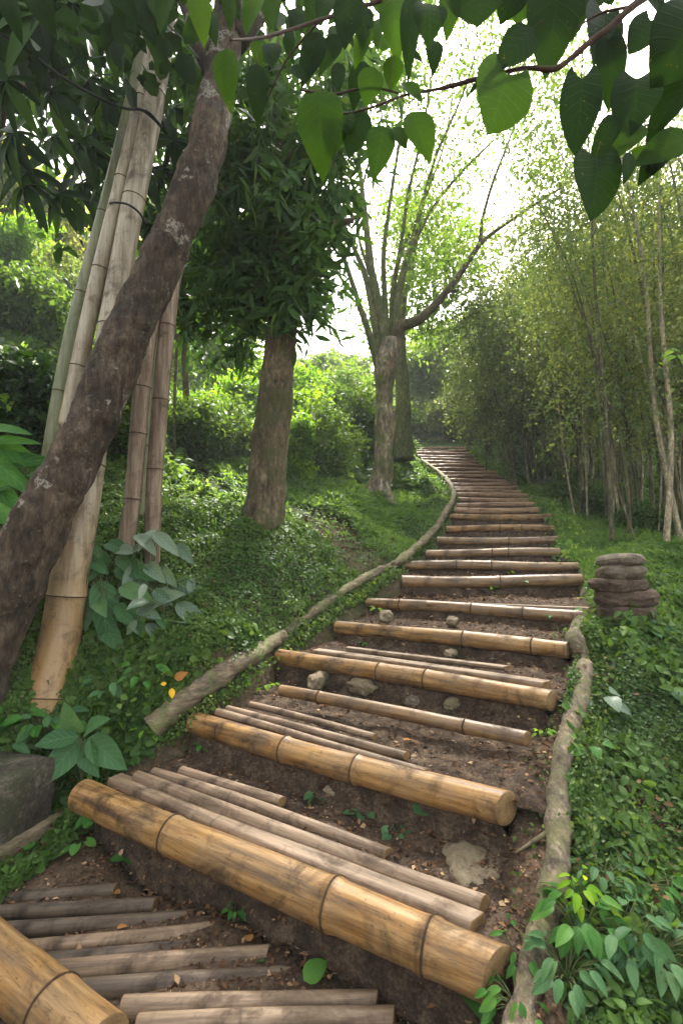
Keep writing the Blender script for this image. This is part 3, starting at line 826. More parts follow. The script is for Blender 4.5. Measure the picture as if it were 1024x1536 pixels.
# ------------------------------------------------------------------ stones
def stone(name, label, cat, c, size, mat, seed=0, group=None, power=2.6, rough=.10, rot=0.0, up=24):
    V = []; nu, nv = up * 2, up
    for i in range(nv + 1):
        th = PI * i / nv
        for j in range(nu):
            ph = 2 * PI * j / nu
            d = np.array([math.sin(th) * math.cos(ph), math.sin(th) * math.sin(ph), math.cos(th)])
            k = (abs(d[0]) ** power + abs(d[1]) ** power + abs(d[2]) ** power) ** (-1 / power)
            p = d * k
            f = 1 + rough * mnoise.fractal(Vector(p * 1.6 + np.array([seed * 7.3, 0, 0])), 1.0, 2.0, 5)
            V.append(p * f * np.array(size) / 2)
    F = [(i * nu + j, (i + 1) * nu + j, (i + 1) * nu + (j + 1) % nu, i * nu + (j + 1) % nu) for i in range(nv) for j in range(nu)]
    me = mesh_np(name, np.array(V), np.array(F), M[mat], True)
    o = obj(name, me, None, c); o.rotation_euler = (random.uniform(-.06, .06), random.uniform(-.06, .06), rot)
    return tag(o, label, cat, group)
GS = 'stones stacked in a cairn beside the fifth step'
D = 3.12
def sc_(px, py, w, h, depth=.28): # centre by pixel, size in px
    w *= .86; h *= 1.0
    return P(px, py, D), (w / F_PX * D, depth, h / F_PX * D)
for px, py, w, h, mat, lab, sd, rt in (
        (936, 920, 82, 30, 'stone_brown', 'dark brown slab at the bottom of the stone stack', 1, .1),
        (937, 896, 92, 30, 'stone_brown', 'widest reddish brown slab jutting to the right in the stone stack', 2, -.1),
        (927, 877, 78, 22, 'stone_brown', 'thin rusty brown slab in the middle of the stone stack', 3, .2),
        (930, 859, 72, 27, 'stone_grey', 'rounded grey brown stone second from the top of the stone stack', 4, 0),
        (930, 841, 62, 22, 'stone_grey', 'rounded pinkish grey stone on top of the stone stack', 5, .3)):
    c, s = sc_(px, py, w, h)
    stone('stacked_stone', lab, 'stone', c, s, mat, sd, GS, 3.6 if 'slab' in lab else 2.5, .085, rt, up=36)
# stones on and under the steps
for px, py, z, s, mat, lab, sd in (
        (655, 1243, -1.04, (.10, .08, .05), 'stone_pale', 'greenish flat stone under the right half of the second step log', 11),
        (505, 1183, -.98, (.17, .10, .06), 'stone_pale', 'mossy long stone half hidden under the middle of the second step log', 12),
        (705, 1310, -1.06, (.25, .20, .13), 'stone_pale', 'big pitted tan rock at the right end of the lowest tread', 13),
        (478, 1020, -.74, (.22, .10, .09), 'stone_pale', 'long greenish stone under the left part of the third step log', 14),
        (543, 1030, -.74, (.17, .09, .08), 'stone_pale', 'mossy stone under the middle of the third step log', 15),
        (682, 1056, -.76, (.12, .09, .07), 'stone_pale', 'smooth tan stone under the right part of the third step log', 16),
        (620, 1052, -.77, (.09, .07, .06), 'stone_grey', 'small grey stone left of the smooth tan one under the third step log', 17),
        (676, 980, -.60, (.10, .08, .05), 'stone_pale', 'pale flat stone under the right half of the fourth step log', 18),
        (745, 986, -.61, (.11, .07, .05), 'stone_grey', 'greyish stone under the right end of the fourth step log', 19),
        (678, 932, -.46, (.11, .08, .07), 'stone_pale', 'round grey green stone under the middle of the fifth step log', 20),
        (578, 925, -.44, (.2, .10, .09), 'stone_pale', 'dark stone under the left end of the fifth step log', 21),
        (352, 1115, -.92, (.13, .09, .06), 'stone_brown', 'small brown stone under the left end of the second step log', 22),
        (803, 1100, -.82, (.07, .07, .13), 'stone_pale', 'upright stone beside the cut end of the thin bamboo pole', 23),
        (777, 1185, -.98, (.12, .2, .22), 'stone_pale', 'mossy rock holding the right end of the second step tread', 24),
        (800, 1205, -.96, (.06, .06, .06), 'stone_grey', 'small pale stone between the second step log and the root', 25),
        (742, 1345, -1.14, (.15, .15, .12), 'stone_brown', 'brown rock beside the cut right ends of the poles on the lowest tread', 26)):
    stone('stone', lab, 'stone', PZ(px, py, z), s, mat, sd, 'stones packed around the steps', 2.3, .25, random.random() * 3)
# mossy block at the left
bl = []
mb = MB()
c0 = PZ(0, 1298, -1.27); c1 = PZ(112, 1224, -1.26)
dv = unit(np.array([*(c1 - c0)[:2], 0])); nv = np.array([-dv[1], dv[0], 0])
def block(o, label, p, L, Wd, Hh, seed, mat='block'):
    nx_, ny_, nz_ = 24, 14, 12
    V = []; F = []; key = {}
    def vid(i, j, k):
        if (i, j, k) not in key:
            u, v, w = i / nx_, j / ny_, k / nz_
            q = np.array([u * L, v * Wd, w * Hh])
            m = mnoise.fractal(Vector(q * 6 + seed), 1.0, 2.0, 4) * .02
            edge_ = (u in (0, 1)) + (v in (0, 1)) + (w in (0, 1))
            cc = np.array([L / 2, Wd / 2, Hh / 2]); q = q + (cc - q) * (.03 if edge_ >= 2 else 0) + unit(q - cc) * m
            key[(i, j, k)] = len(V); V.append(p + dv * q[0] + nv * q[1] + np.array([0, 0, q[2]]))
        return key[(i, j, k)]
    for i in range(nx_):
        for j in range(ny_):
            for k in (0, nz_):
                f = [vid(i, j, k), vid(i + 1, j, k), vid(i + 1, j + 1, k), vid(i, j + 1, k)]; F.append(f if k else f[::-1])
    for i in range(nx_):
        for k in range(nz_):
            for j in (0, ny_):
                f = [vid(i, j, k), vid(i + 1, j, k), vid(i + 1, j, k + 1), vid(i, j, k + 1)]; F.append(f[::-1] if j else f)
    for j in range(ny_):
        for k in range(nz_):
            for i in (0, nx_):
                f = [vid(i, j, k), vid(i, j + 1, k), vid(i, j + 1, k + 1), vid(i, j, k + 1)]; F.append(f if i else f[::-1])
    V = np.array(V)
    ob = obj(o, mesh_np(o, V, np.array(F), M[mat], True, origin=p), None, p)
    return tag(ob, label, 'stone block')
block('stone_block', 'dark mossy weathered block left of the lowest step log', c0 - dv * .7, .98, .5, .33, 3)
block('kerb_stone', 'low greenish kerb along the foot of the mossy block', c0 - dv * .7 - nv * .045 + np.array([0, 0, -.02]), 1.0, .042, .10, 9, 'stone_pale')

# ------------------------------------------------------------------ trees
def PW(lst):
    pts = [P(a[0], a[1], a[2]) for a in lst]
    rad = [a[3] / F_PX * a[2] / 2 for a in lst]
    return pts, rad

def clump_points(centers, spread, n, flat=.7):
    """leaf positions scattered in clumps round the given centres"""
    k = RNG.integers(0, len(centers), n)
    c = np.asarray(centers)[k]
    s = np.asarray(spread)[k] if np.ndim(spread) else np.full(n, spread)
    off = RNG.normal(size=(n, 3)) * s[:, None] * np.array([1, 1, flat])
    return c + off, k

def ellipsoid_centers(c, r, n, shell=.5):
    d = unit(RNG.normal(size=(n, 3)))
    rr = shell + (1 - shell) * RNG.random(n) ** .5
    return np.asarray(c) + d * rr[:, None] * np.asarray(r)

def crown(name, mat, tpl, centers, spread, n, size, parent, origin, down=.3, flat=.7, szvar=.35, upn=.6, tshift=0.0):
    pos, k = clump_points(centers, spread, n, flat)
    d = rand_dir(n, down)
    nr = rand_dir(n); nr[:, 2] = np.abs(nr[:, 2]) + upn
    ct = RNG.random(len(centers))
    tint = np.clip(.55 * ct[k] + .5 * RNG.random(n) + tshift, 0, 1)
    return leaves(name, M[mat], tpl, pos, d, nr, size * (1 + szvar * RNG.normal(size=n)).clip(.4, 2), tint, parent, origin)

def droops(centers, n, length, parent, origin, mat, tpl, size, per, name='crown', sway=.25, down=.8):
    """hanging sprays: leaves strung along short drooping twigs"""
    P_, D_, N_, T_ = [], [], [], []
    for i in range(n):
        c = centers[RNG.integers(len(centers))] + RNG.normal(size=3) * .12
        h = RNG.random() * 2 * PI; v = np.array([math.cos(h), math.sin(h), .5]); L = length * (.6 + .8 * RNG.random())
        t = np.linspace(0, 1, per)
        q = c + v * (t[:, None] * L * .55) + np.array([0, 0, -1]) * (t[:, None] ** 2 * L)
        P_.append(q + RNG.normal(size=(per, 3)) * .01)
        dd = rand_dir(per, down) + v * .3
        D_.append(dd); nn = rand_dir(per); nn[:, 2] += .4; N_.append(nn)
        T_.append(np.clip(RNG.random() * .5 + .5 * RNG.random(per), 0, 1))
    P_, D_, N_, T_ = map(np.concatenate, (P_, D_, N_, T_))
    return leaves(name, M[mat], tpl, P_, D_, N_, size * (.7 + .6 * RNG.random(len(P_))), T_, parent, origin)

def limbs(specs, mat, parent, origin, name='branch', merge=True, sides=10, lump=.15, lscale=4):
    if merge:
        mb = MB()
        for s in specs:
            p, r = PW(s); mb.tube(p, r, sides, 6, lump=lump, lscale=lscale)
        return mb.build(name, M[mat], parent, origin)
    for s in specs:
        p, r = PW(s); mb = MB(); mb.tube(p, r, sides, 6, lump=lump, lscale=lscale); mb.build(name, M[mat], parent, origin)

# 1. leaning dark trunk in the left foreground
t1 = [(-60, 1060, 1.98, 165), (-12, 950, 2.0, 140), (52, 812, 2.02, 122), (130, 662, 2.05, 110), (188, 520, 2.08, 102), (241, 405, 2.1, 96), (285, 305, 2.12, 90), (312, 225, 2.15, 86), (330, 135, 2.2, 80), (345, 40, 2.3, 70), (358, -80, 2.4, 60)]
t1 = [(a - 4, b, c * 1.3, w * .66) for a, b, c, w in t1]
p1, r1 = PW(t1)
T = thing('leaning_tree', 'leaning dark reddish trunk with white lichen patches in the left foreground', 'tree', p1[0])
mb = MB(); mb.tube(p1, r1, 84, 34, lump=.17, lscale=4.5, octv=7)
mb.build('trunk', M['bark_dark'], T, p1[0])
limbs([[(335, 130, 2.86, 40), (300, 70, 2.95, 26), (280, 10, 3.1, 22), (240, -60, 3.3, 16)], [(352, 60, 2.98, 45), (400, 0, 3.1, 30), (450, -80, 3.4, 20)]], 'bark_dark', T, p1[0], 'branch', False)
cc = np.concatenate([[P(px, py, d) for px, py, d in zip(RNG.uniform(-60, 480, 60), RNG.uniform(-120, 60, 60), RNG.uniform(2.6, 4.4, 60))]])
crown('crown', 'canopy', T_ROUND, cc, .18, 1500, .12, T, p1[0], down=.5)

# 2. tall bamboo poles
def pole(name, label, spec, mat, nodes, strap=(), sides=24, ridge=True):
    if name == 'bamboo_pole': spec = [(a, b, c * 1.27, w * (.86 if b < 700 else .95)) for a, b, c, w in spec]
    p, r = PW(spec)
    pp, rr = catmull(p, r, 8)
    o = thing(name, label, 'bamboo pole', p[0])
    L = np.concatenate([[0], np.cumsum(np.linalg.norm(np.diff(pp, axis=0), axis=1))])
    t = np.linspace(0, L[-1], 140); extra = [L[-1] * n + k for n in nodes for k in (-.012, -.004, .004, .012)]
    t = np.sort(np.concatenate([t, extra])).clip(0, L[-1])
    q = np.stack([np.interp(t, L, pp[:, k]) for k in range(3)], 1); rq = np.interp(t, L, rr)
    for n in nodes: rq = rq * (1 + .05 * np.exp(-((t - n * L[-1]) / .014) ** 2))
    mb = MB(); mb.tube(q, rq, sides, 1, lump=.02, lscale=4); mb.build('culm', M[mat], o, p[0])
    for n in nodes:
        c = np.array([np.interp(n * L[-1], L, pp[:, k]) for k in range(3)]); c2 = np.array([np.interp(n * L[-1] + .01, L, pp[:, k]) for k in range(3)])
        ax = unit(c2 - c); u = unit(np.cross(ax, [0, 1, 0])); v = np.cross(ax, u); r_ = np.interp(n * L[-1], L, rr) * 1.045
        a = np.linspace(0, 2 * PI, 33)[:, None]
        mb = MB(); mb.tube(c + r_ * (u * np.cos(a) + v * np.sin(a)), [.0035] * 33, 5, 1, cap=False); mb.build('node_ring', M['ring'], o, p[0])
    return o
pole('bamboo_pole', 'thick bamboo pole behind the leaning trunk, golden near the ground, pale grey higher up',
     [(48, 1190, 2.1, 84), (66, 1070, 2.2, 76), (90, 960, 2.28, 60), (106, 860, 2.3, 54), (127, 740, 2.34, 50), (150, 600, 2.38, 44), (168, 480, 2.42, 42), (186, 380, 2.44, 40), (203, 290, 2.46, 39), (222, 200, 2.5, 38), (241, 90, 2.56, 36), (254, 0, 2.6, 35), (270, -120, 2.65, 32)],
     'bamboo_mixed', (.075, .17, .30, .45, .60, .74, .88))
pole('bamboo_pole', 'pale bamboo pole in the middle of the bundle, slimmer than the grey one',
     [(100, 640, 2.44, 28), (129, 500, 2.44, 28), (152, 400, 2.44, 28), (176, 300, 2.46, 26), (200, 200, 2.5, 24), (222, 100, 2.55, 20), (240, -10, 2.6, 16)],
     'bamboo_tall', (.12, .32, .52, .72, .9))
pole('bamboo_pole', 'olive green bamboo pole on the left side of the bundle',
     [(62, 780, 2.7, 26), (82, 640, 2.7, 26), (104, 520, 2.7, 26), (126, 430, 2.7, 24), (150, 340, 2.7, 22), (180, 220, 2.7, 20), (215, 60, 2.7, 16)],
     'bamboo_green', (.25, .45, .62))
pole('slim_trunk', 'pale slim straight trunk on the left of the pair behind the bamboo bundle',
     [(187, 830, 3.3, 24), (200, 740, 3.3, 24), (210, 620, 3.3, 25), (224, 500, 3.3, 25), (248, 390, 3.35, 24), (290, 240, 3.5, 22), (330, 90, 3.7, 20)],
     'slim', (.09, .2, .28, .4, .5))
pole('slim_trunk', 'pale slim straight trunk on the right of the pair behind the bamboo bundle',
     [(228, 890, 3.35, 22), (230, 760, 3.35, 23), (238, 640, 3.35, 24), (250, 500, 3.35, 24), (264, 400, 3.4, 23), (300, 250, 3.6, 21), (336, 90, 3.8, 20)],
     'slim', (.08, .19, .3, .42))
pole('slim_trunk', 'darker thin trunk between and behind the pale pair',
     [(214, 800, 3.9, 16), (226, 640, 3.9, 18), (240, 500, 3.9, 18), (258, 390, 4.0, 16), (290, 230, 4.2, 14)], 'bamboo_green', (.2, .4))
# cable tied round the bundle
o = thing('cable', 'black cable sagging from upper left to the bamboo poles and round them', 'cable', P(-60, 20, 2.2))
mb = MB()
def cab(lst, w=.008): mb.tube([P(q[0], q[1], q[2] * 1.27) for q in lst], [w * 1.2] * len(lst), 8, 8)
cab([(-60, 15, 2.1), (40, 75, 2.15), (100, 120, 2.2), (160, 152, 2.28), (190, 163, 2.36), (212, 165, 2.41), (228, 176, 2.42), (243, 192, 2.46)], .007)
cab([(163, 308, 2.50), (168, 304, 2.40), (190, 306, 2.37), (208, 318, 2.39), (217, 334, 2.46), (220, 350, 2.5)], .0055)
cab([(225, 22, 2.6), (235, 20, 2.46), (255, 40, 2.42), (275, 60, 2.36), (300, 90, 2.2)], .0055)
cab([(198, 165, 2.5), (206, 163, 2.4), (225, 170, 2.4), (243, 190, 2.45)], .0055)
mb.build('loops', M['cable'], o, P(-60, 20, 2.2))

# 3. straight tree with the dark hanging crown
t2 = [(392, 800, 4.4, 74), (398, 750, 4.4, 58), (404, 680, 4.4, 54), (412, 600, 4.4, 52), (420, 520, 4.4, 48), (424, 430, 4.45, 44), (428, 320, 4.5, 40), (420, 180, 4.6, 34), (410, 20, 4.8, 26)]
p2, r2 = PW(t2)
T = thing('broadleaf_tree', 'straight grey brown trunk on the mound with a dense dark hanging crown', 'tree', p2[0])
mb = MB(); mb.tube(p2, r2, 48, 16, lump=.12, lscale=3, octv=6); mb.build('trunk', M['bark_brown'], T, p2[0])
limbs([[(425, 400, 4.45, 22), (470, 350, 4.2, 16), (530, 330, 4.1, 9)], [(425, 330, 4.5, 22), (370, 280, 4.4, 16), (320, 300, 4.3, 8)], [(425, 250, 4.5, 22), (490, 190, 4.5, 14), (550, 170, 4.5, 8)], [(420, 200, 4.5, 20), (350, 130, 4.5, 14), (270, 100, 4.4, 8)]], 'bark_brown', T, p2[0])
def pxcloud(boxes, per):
    out = []
    for (x0, y0, x1, y1, d0, d1), n in zip(boxes, per):
        for _ in range(n): out.append(P(RNG.uniform(x0, x1), RNG.uniform(y0, y1), RNG.uniform(d0, d1)))
    return np.array(out)
cc = pxcloud([(300, 170, 535, 330, 3.9, 5.2), (330, 330, 490, 430, 4.0, 4.9), (270, 60, 560, 180, 3.9, 5.4), (390, 410, 455, 460, 4.1, 4.5), (270, 330, 390, 470, 4.6, 5.6), (300, 470, 400, 540, 5.0, 5.6)], [60, 44, 50, 8, 26, 8])
droops(cc, 860, .32, T, p2[0], 'lance', T_LANCE, .175, 12)
# 4. palmate-leaved tree, upper left, behind the cable
T = thing('palmate_tree', 'dark tree with large star-shaped leaf sprays in the upper left', 'tree', P(-80, 760, 4.6))
mb = MB(); pts_, rad_ = PW([(-80, 760, 4.6, 40), (-60, 500, 4.5, 34), (-20, 250, 4.4, 30), (20, 60, 4.3, 24), (60, -80, 4.3, 16)]); mb.tube(pts_, rad_, 12, 5, lump=.1)
for a_ in ([(0, 150, 4.35, 14), (60, 120, 3.8, 8), (100, 110, 3.4, 5)], [(10, 80, 4.3, 14), (120, 60, 4.2, 8), (200, 100, 4.1, 5)]):
    pa, ra = PW(a_); mb.tube(pa, ra, 8, 5)
mb.build('trunk', M['bark_dark'], T, P(-80, 760, 4.6))
Pq, Dq, Nq, Sq = [], [], [], []
hubs = [(78, 135, 2.9), (30, 60, 3.4), (150, 40, 3.3), (20, 200, 3.6), (120, 210, 3.8), (60, 20, 2.7), (180, 250, 4.1), (90, 290, 4.3), (10, 120, 3.0), (250, 260, 4.6), (290, 180, 4.8), (40, 255, 4.4), (150, 130, 4.5), (-10, 10, 3.0), (110, 5, 3.0), (200, 40, 4), (160, 330, 5), (230, 340, 5.2), (260, 90, 4.4)]
for _ in range(34): hubs.append((RNG.uniform(-60, 300), RNG.uniform(-60, 290), RNG.uniform(3.6, 5.4)))
for hx, hy, d in hubs:
    c = P(hx, hy, d); n = 8; ph = RNG.random() * 6
    nv_ = unit(np.array([RNG.normal() * .3, -1, RNG.normal() * .3]))
    u = unit(np.cross(nv_, [0, 0, 1])); v = np.cross(u, nv_)
    for k in range(n):
        a = ph + 2 * PI * k / n + RNG.normal() * .1
        dr = u * math.cos(a) + v * math.sin(a) + np.array([0, 0, -.45]) - nv_ * .1
        Pq.append(c); Dq.append(dr); Nq.append(nv_ * .9 + np.array([0, 0, .4])); Sq.append(.30 * (1 + .2 * RNG.normal()))
leaves('crown', M['canopy'], G_LONG, Pq, Dq, Nq, np.array(Sq) * 1.05, None, T, P(-80, 760, 4.6), smooth=True)
cc = pxcloud([(-80, -60, 330, 200, 5, 7.5), (100, 180, 330, 360, 5, 7), (240, 380, 380, 480, 6, 8)], [60, 20, 14])
crown('inner_crown', 'canopy', T_ROUND, cc, .26, 3400, .13, T, P(-80, 760, 4.6), down=.5)

# 5. central many-limbed tree
t3 = [(568, 775, 7.5, 72), (568, 745, 7.5, 48), (573, 700, 7.5, 36), (577, 640, 7.5, 34), (576, 590, 7.5, 36), (580, 545, 7.5, 42), (588, 510, 7.5, 36)]
p3, r3 = PW(t3)
T = thing('forked_tree', 'mossy tree in the middle splitting into many tall limbs above the edging log', 'tree', p3[0])
r3 = [q * .80 for q in r3]
mb = MB(); mb.tube(p3, r3, 40, 16, lump=.26, lscale=2.6, octv=6)
mb.tube(*PW([(545, 775, 7.35, 34), (556, 735, 7.42, 16), (568, 695, 7.45, 8)]), 10, 4, lump=.2)
mb.tube(*PW([(588, 765, 7.4, 22), (579, 735, 7.42, 14), (576, 700, 7.45, 8)]), 10, 4, lump=.2)
mb.build('trunk', M['bark_pale'], T, p3[0])
_PW0 = PW
def PW(lst): return _PW0([(a, b, c, w * .74) for a, b, c, w in lst])
limbs([[(586, 525, 7.5, 30), (598, 492, 7.45, 26), (628, 480, 7.4, 20), (660, 448, 7.35, 16), (690, 410, 7.3, 13), (718, 368, 7.3, 11), (745, 345, 7.25, 8), (800, 308, 7.2, 6), (855, 272, 7.1, 3)],
       [(720, 362, 7.3, 9), (724, 325, 7.3, 7), (740, 270, 7.3, 6), (765, 205, 7.3, 5), (785, 140, 7.2, 3)],
       [(671, 437, 7.35, 8), (684, 436, 7.2, 4), (688, 428, 7.1, 3)]], 'bark_brown', T, p3[0], 'branch', False)
limbs([[(570, 570, 7.5, 13), (556, 510, 7.45, 15), (538, 455, 7.4, 12), (520, 400, 7.3, 10), (500, 340, 7.2, 7), (470, 260, 7, 5)],
       [(572, 575, 7.5, 13), (562, 480, 7.6, 18), (548, 415, 7.7, 14), (530, 370, 7.8, 10), (500, 300, 8, 6)],
       [(578, 560, 7.5, 13), (572, 480, 7.55, 18), (556, 400, 7.6, 17), (548, 330, 7.6, 13), (540, 260, 7.6, 9), (530, 160, 7.6, 6)],
       [(582, 550, 7.5, 13), (577, 450, 7.6, 12), (575, 380, 7.7, 10), (585, 300, 7.7, 8), (600, 200, 7.7, 6), (610, 80, 7.7, 4)],
       [(590, 510, 7.5, 20), (598, 440, 7.5, 14), (612, 380, 7.5, 12), (632, 310, 7.5, 10), (655, 230, 7.4, 7), (690, 150, 7.3, 5), (720, 60, 7.2, 4)],
       [(590, 515, 7.5, 18), (588, 440, 7.6, 9), (602, 360, 7.6, 8), (612, 290, 7.6, 7), (635, 190, 7.6, 5), (650, 90, 7.6, 4)],
       [(612, 380, 7.5, 10), (650, 310, 7.5, 7), (690, 260, 7.5, 6), (740, 210, 7.4, 4)],
       [(586, 520, 7.5, 14), (596, 400, 7.8, 8), (640, 290, 7.9, 6), (670, 200, 8, 4), (680, 110, 8, 3)],
       [(574, 500, 7.6, 10), (560, 430, 7.8, 8), (535, 330, 8.0, 6), (560, 220, 8.2, 5)]], 'bark_stem_green', T, p3[0], 'branch', False)
PW = _PW0
cc = pxcloud([(520, -60, 900, 130, 6.2, 9.5), (600, 120, 880, 260, 6.5, 9), (480, 60, 620, 330, 7, 9), (600, 250, 720, 400, 7, 8.5), (740, 260, 860, 330, 6.8, 8), (500, 330, 560, 400, 7, 8), (600, 390, 660, 450, 7.2, 8.2)], [190, 80, 40, 30, 6, 2, 6])
crown('crown', 'feather', T_DIA, cc, .19, 27000, .060, T, p3[0], down=.7)

# 6. second mossy trunk behind
t4 = [(605, 690, 10.5, 34), (605, 640, 10.5, 26), (604, 590, 10.5, 22), (600, 520, 10.5, 18), (606, 440, 10.6, 12), (630, 330, 10.8, 8)]
p4, r4 = PW(t4)
T = thing('mossy_tree', 'slim mossy trunk standing just behind the central tree', 'tree', p4[0])
mb = MB(); mb.tube(p4, r4, 14, 6, lump=.15); mb.build('trunk', M['bark_stem_green'], T, p4[0])
cc = pxcloud([(590, 300, 700, 450, 10, 12), (560, 420, 660, 520, 10.5, 12)], [22, 10])
crown('crown', 'feather', T_DIA, cc, .35, 9000, .10, T, p4[0], down=.5)
# little white forked tree
pw_ = [(702, 676, 13.2, 5), (701, 655, 13.2, 5), (694, 632, 13.2, 4), (684, 612, 13.2, 3), (672, 596, 13.2, 2)]
pp_, rr_ = PW(pw_)
T = thing('forked_sapling', 'slender whitish forked sapling at the top right edge of the stair', 'tree', pp_[0])
mb = MB(); mb.tube(pp_, rr_, 8, 5); mb.tube(*PW([(702, 670, 13.2, 4), (704, 640, 13.2, 3), (703, 600, 13.2, 2)]), 8, 5)
mb.build('trunk', M['bark_pale'], T, pp_[0])
# slim dark stems at left middle distance
for q, lab in (([(281, 620, 7.5, 12), (278, 560, 7.5, 10), (276, 480, 7.5, 9), (280, 380, 7.6, 8)], 'thin dark trunk between the slim pale pair and the broad crown'),
               ([(262, 690, 7.0, 5), (262, 600, 7.0, 5), (266, 500, 7.0, 4)], 'very thin dark stem left of the thin dark trunk')):
    pq, rq = PW(q); T = thing('thin_tree', lab, 'tree', pq[0]); mb = MB(); mb.tube(pq, rq, 9, 4, lump=.1); mb.build('trunk', M['bark_brown'], T, pq[0])
    cq = pxcloud([(q[-1][0] - 40, q[-1][1] - 60, q[-1][0] + 40, q[-1][1] + 30, 7, 8)], [8])
    crown('crown', 'canopy', T_ROUND, cq, .2, 500, .13, T, pq[0], down=.5)

# 7. trees of the background, each with a trunk and its own crown
def bg_tree(name, label, px, py, d, wpx, toppy, mat, n, size, dens=26, tpl=T_DIA, group=None, wide=None, seed=0, zb=None, down=.4, trunk='bark_brown', spread=None):
    x, y = P(px, py, d)[:2]
    zg = float(height(np.array([x]), np.array([y]))[0]) if zb is None else zb
    base = np.array([x, y, zg - .1]); top = P(px, toppy, d)
    H = top[2] - zg; Wd = wpx / F_PX * d
    T = thing(name, label, 'tree', base, group)
    mb = MB()
    lean = RNG.normal() * .04 * H
    mb.tube([base, base + [lean * .4, 0, H * .4], base + [lean, 0, H * .85]], [H * .022 + .03, H * .016 + .02, H * .006], 9, 5, lump=.15)
    c = np.array([x + lean * .5, y, zg + H * .56]); r = np.array([Wd / 2, Wd / 2.4, H * .42])
    cen = ellipsoid_centers(c, r * .86, dens, .35)
    for q in cen[:12]:
        s = base + (np.array([lean * .6, 0, H * (.3 + .3 * RNG.random())]))
        mb.tube([s, (s + q) / 2 + [0, 0, .08 * H], q], [H * .009, H * .006, H * .002], 6, 4)
    mb.build('trunk', M[trunk], T, base)
    crown('crown', mat, tpl, cen, (spread or .17) * min(Wd, H * .8), int(n * .8), size * .85, T, base, down=down, flat=.75)
    return T
GB = 'trees of the background'
BG = [  # px, py, d, w, top, mat, n, size, label
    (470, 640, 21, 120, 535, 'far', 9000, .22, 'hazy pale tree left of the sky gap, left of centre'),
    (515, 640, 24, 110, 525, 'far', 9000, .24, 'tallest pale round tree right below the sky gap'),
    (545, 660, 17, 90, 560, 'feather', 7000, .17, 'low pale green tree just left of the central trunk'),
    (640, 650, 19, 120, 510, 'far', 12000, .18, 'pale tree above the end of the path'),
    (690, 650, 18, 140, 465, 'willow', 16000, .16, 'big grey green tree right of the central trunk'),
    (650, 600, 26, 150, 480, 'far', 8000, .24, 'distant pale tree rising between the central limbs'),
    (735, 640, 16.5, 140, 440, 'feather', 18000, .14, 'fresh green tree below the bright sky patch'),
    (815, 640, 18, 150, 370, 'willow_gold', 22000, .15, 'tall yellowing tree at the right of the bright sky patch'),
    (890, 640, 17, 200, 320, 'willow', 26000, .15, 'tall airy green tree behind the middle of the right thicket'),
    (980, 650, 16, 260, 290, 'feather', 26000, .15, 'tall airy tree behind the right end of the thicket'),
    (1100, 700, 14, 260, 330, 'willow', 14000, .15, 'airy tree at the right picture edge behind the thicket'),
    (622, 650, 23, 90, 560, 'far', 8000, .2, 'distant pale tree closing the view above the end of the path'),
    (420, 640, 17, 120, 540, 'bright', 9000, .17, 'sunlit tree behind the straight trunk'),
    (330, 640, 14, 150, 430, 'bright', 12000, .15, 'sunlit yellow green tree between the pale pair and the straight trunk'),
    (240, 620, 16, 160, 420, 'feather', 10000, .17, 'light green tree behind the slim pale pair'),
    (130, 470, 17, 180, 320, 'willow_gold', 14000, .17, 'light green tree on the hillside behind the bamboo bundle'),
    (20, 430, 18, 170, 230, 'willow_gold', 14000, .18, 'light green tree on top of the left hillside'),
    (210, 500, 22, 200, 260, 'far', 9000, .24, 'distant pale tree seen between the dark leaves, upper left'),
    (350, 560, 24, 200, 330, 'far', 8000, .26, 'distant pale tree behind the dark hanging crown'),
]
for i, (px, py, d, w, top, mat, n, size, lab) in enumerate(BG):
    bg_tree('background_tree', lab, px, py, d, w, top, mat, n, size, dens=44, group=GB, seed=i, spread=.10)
# masses that touch the right of the path end
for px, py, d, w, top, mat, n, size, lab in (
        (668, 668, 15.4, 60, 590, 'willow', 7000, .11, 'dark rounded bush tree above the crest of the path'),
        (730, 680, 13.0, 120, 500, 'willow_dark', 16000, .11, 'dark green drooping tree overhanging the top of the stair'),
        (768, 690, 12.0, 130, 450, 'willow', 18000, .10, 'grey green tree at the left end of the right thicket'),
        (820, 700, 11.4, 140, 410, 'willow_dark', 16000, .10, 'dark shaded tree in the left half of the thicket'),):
    bg_tree('bank_tree', lab, px, py, d, w, top, mat, n, size, dens=40, group='trees beside the top of the stair', spread=.11)

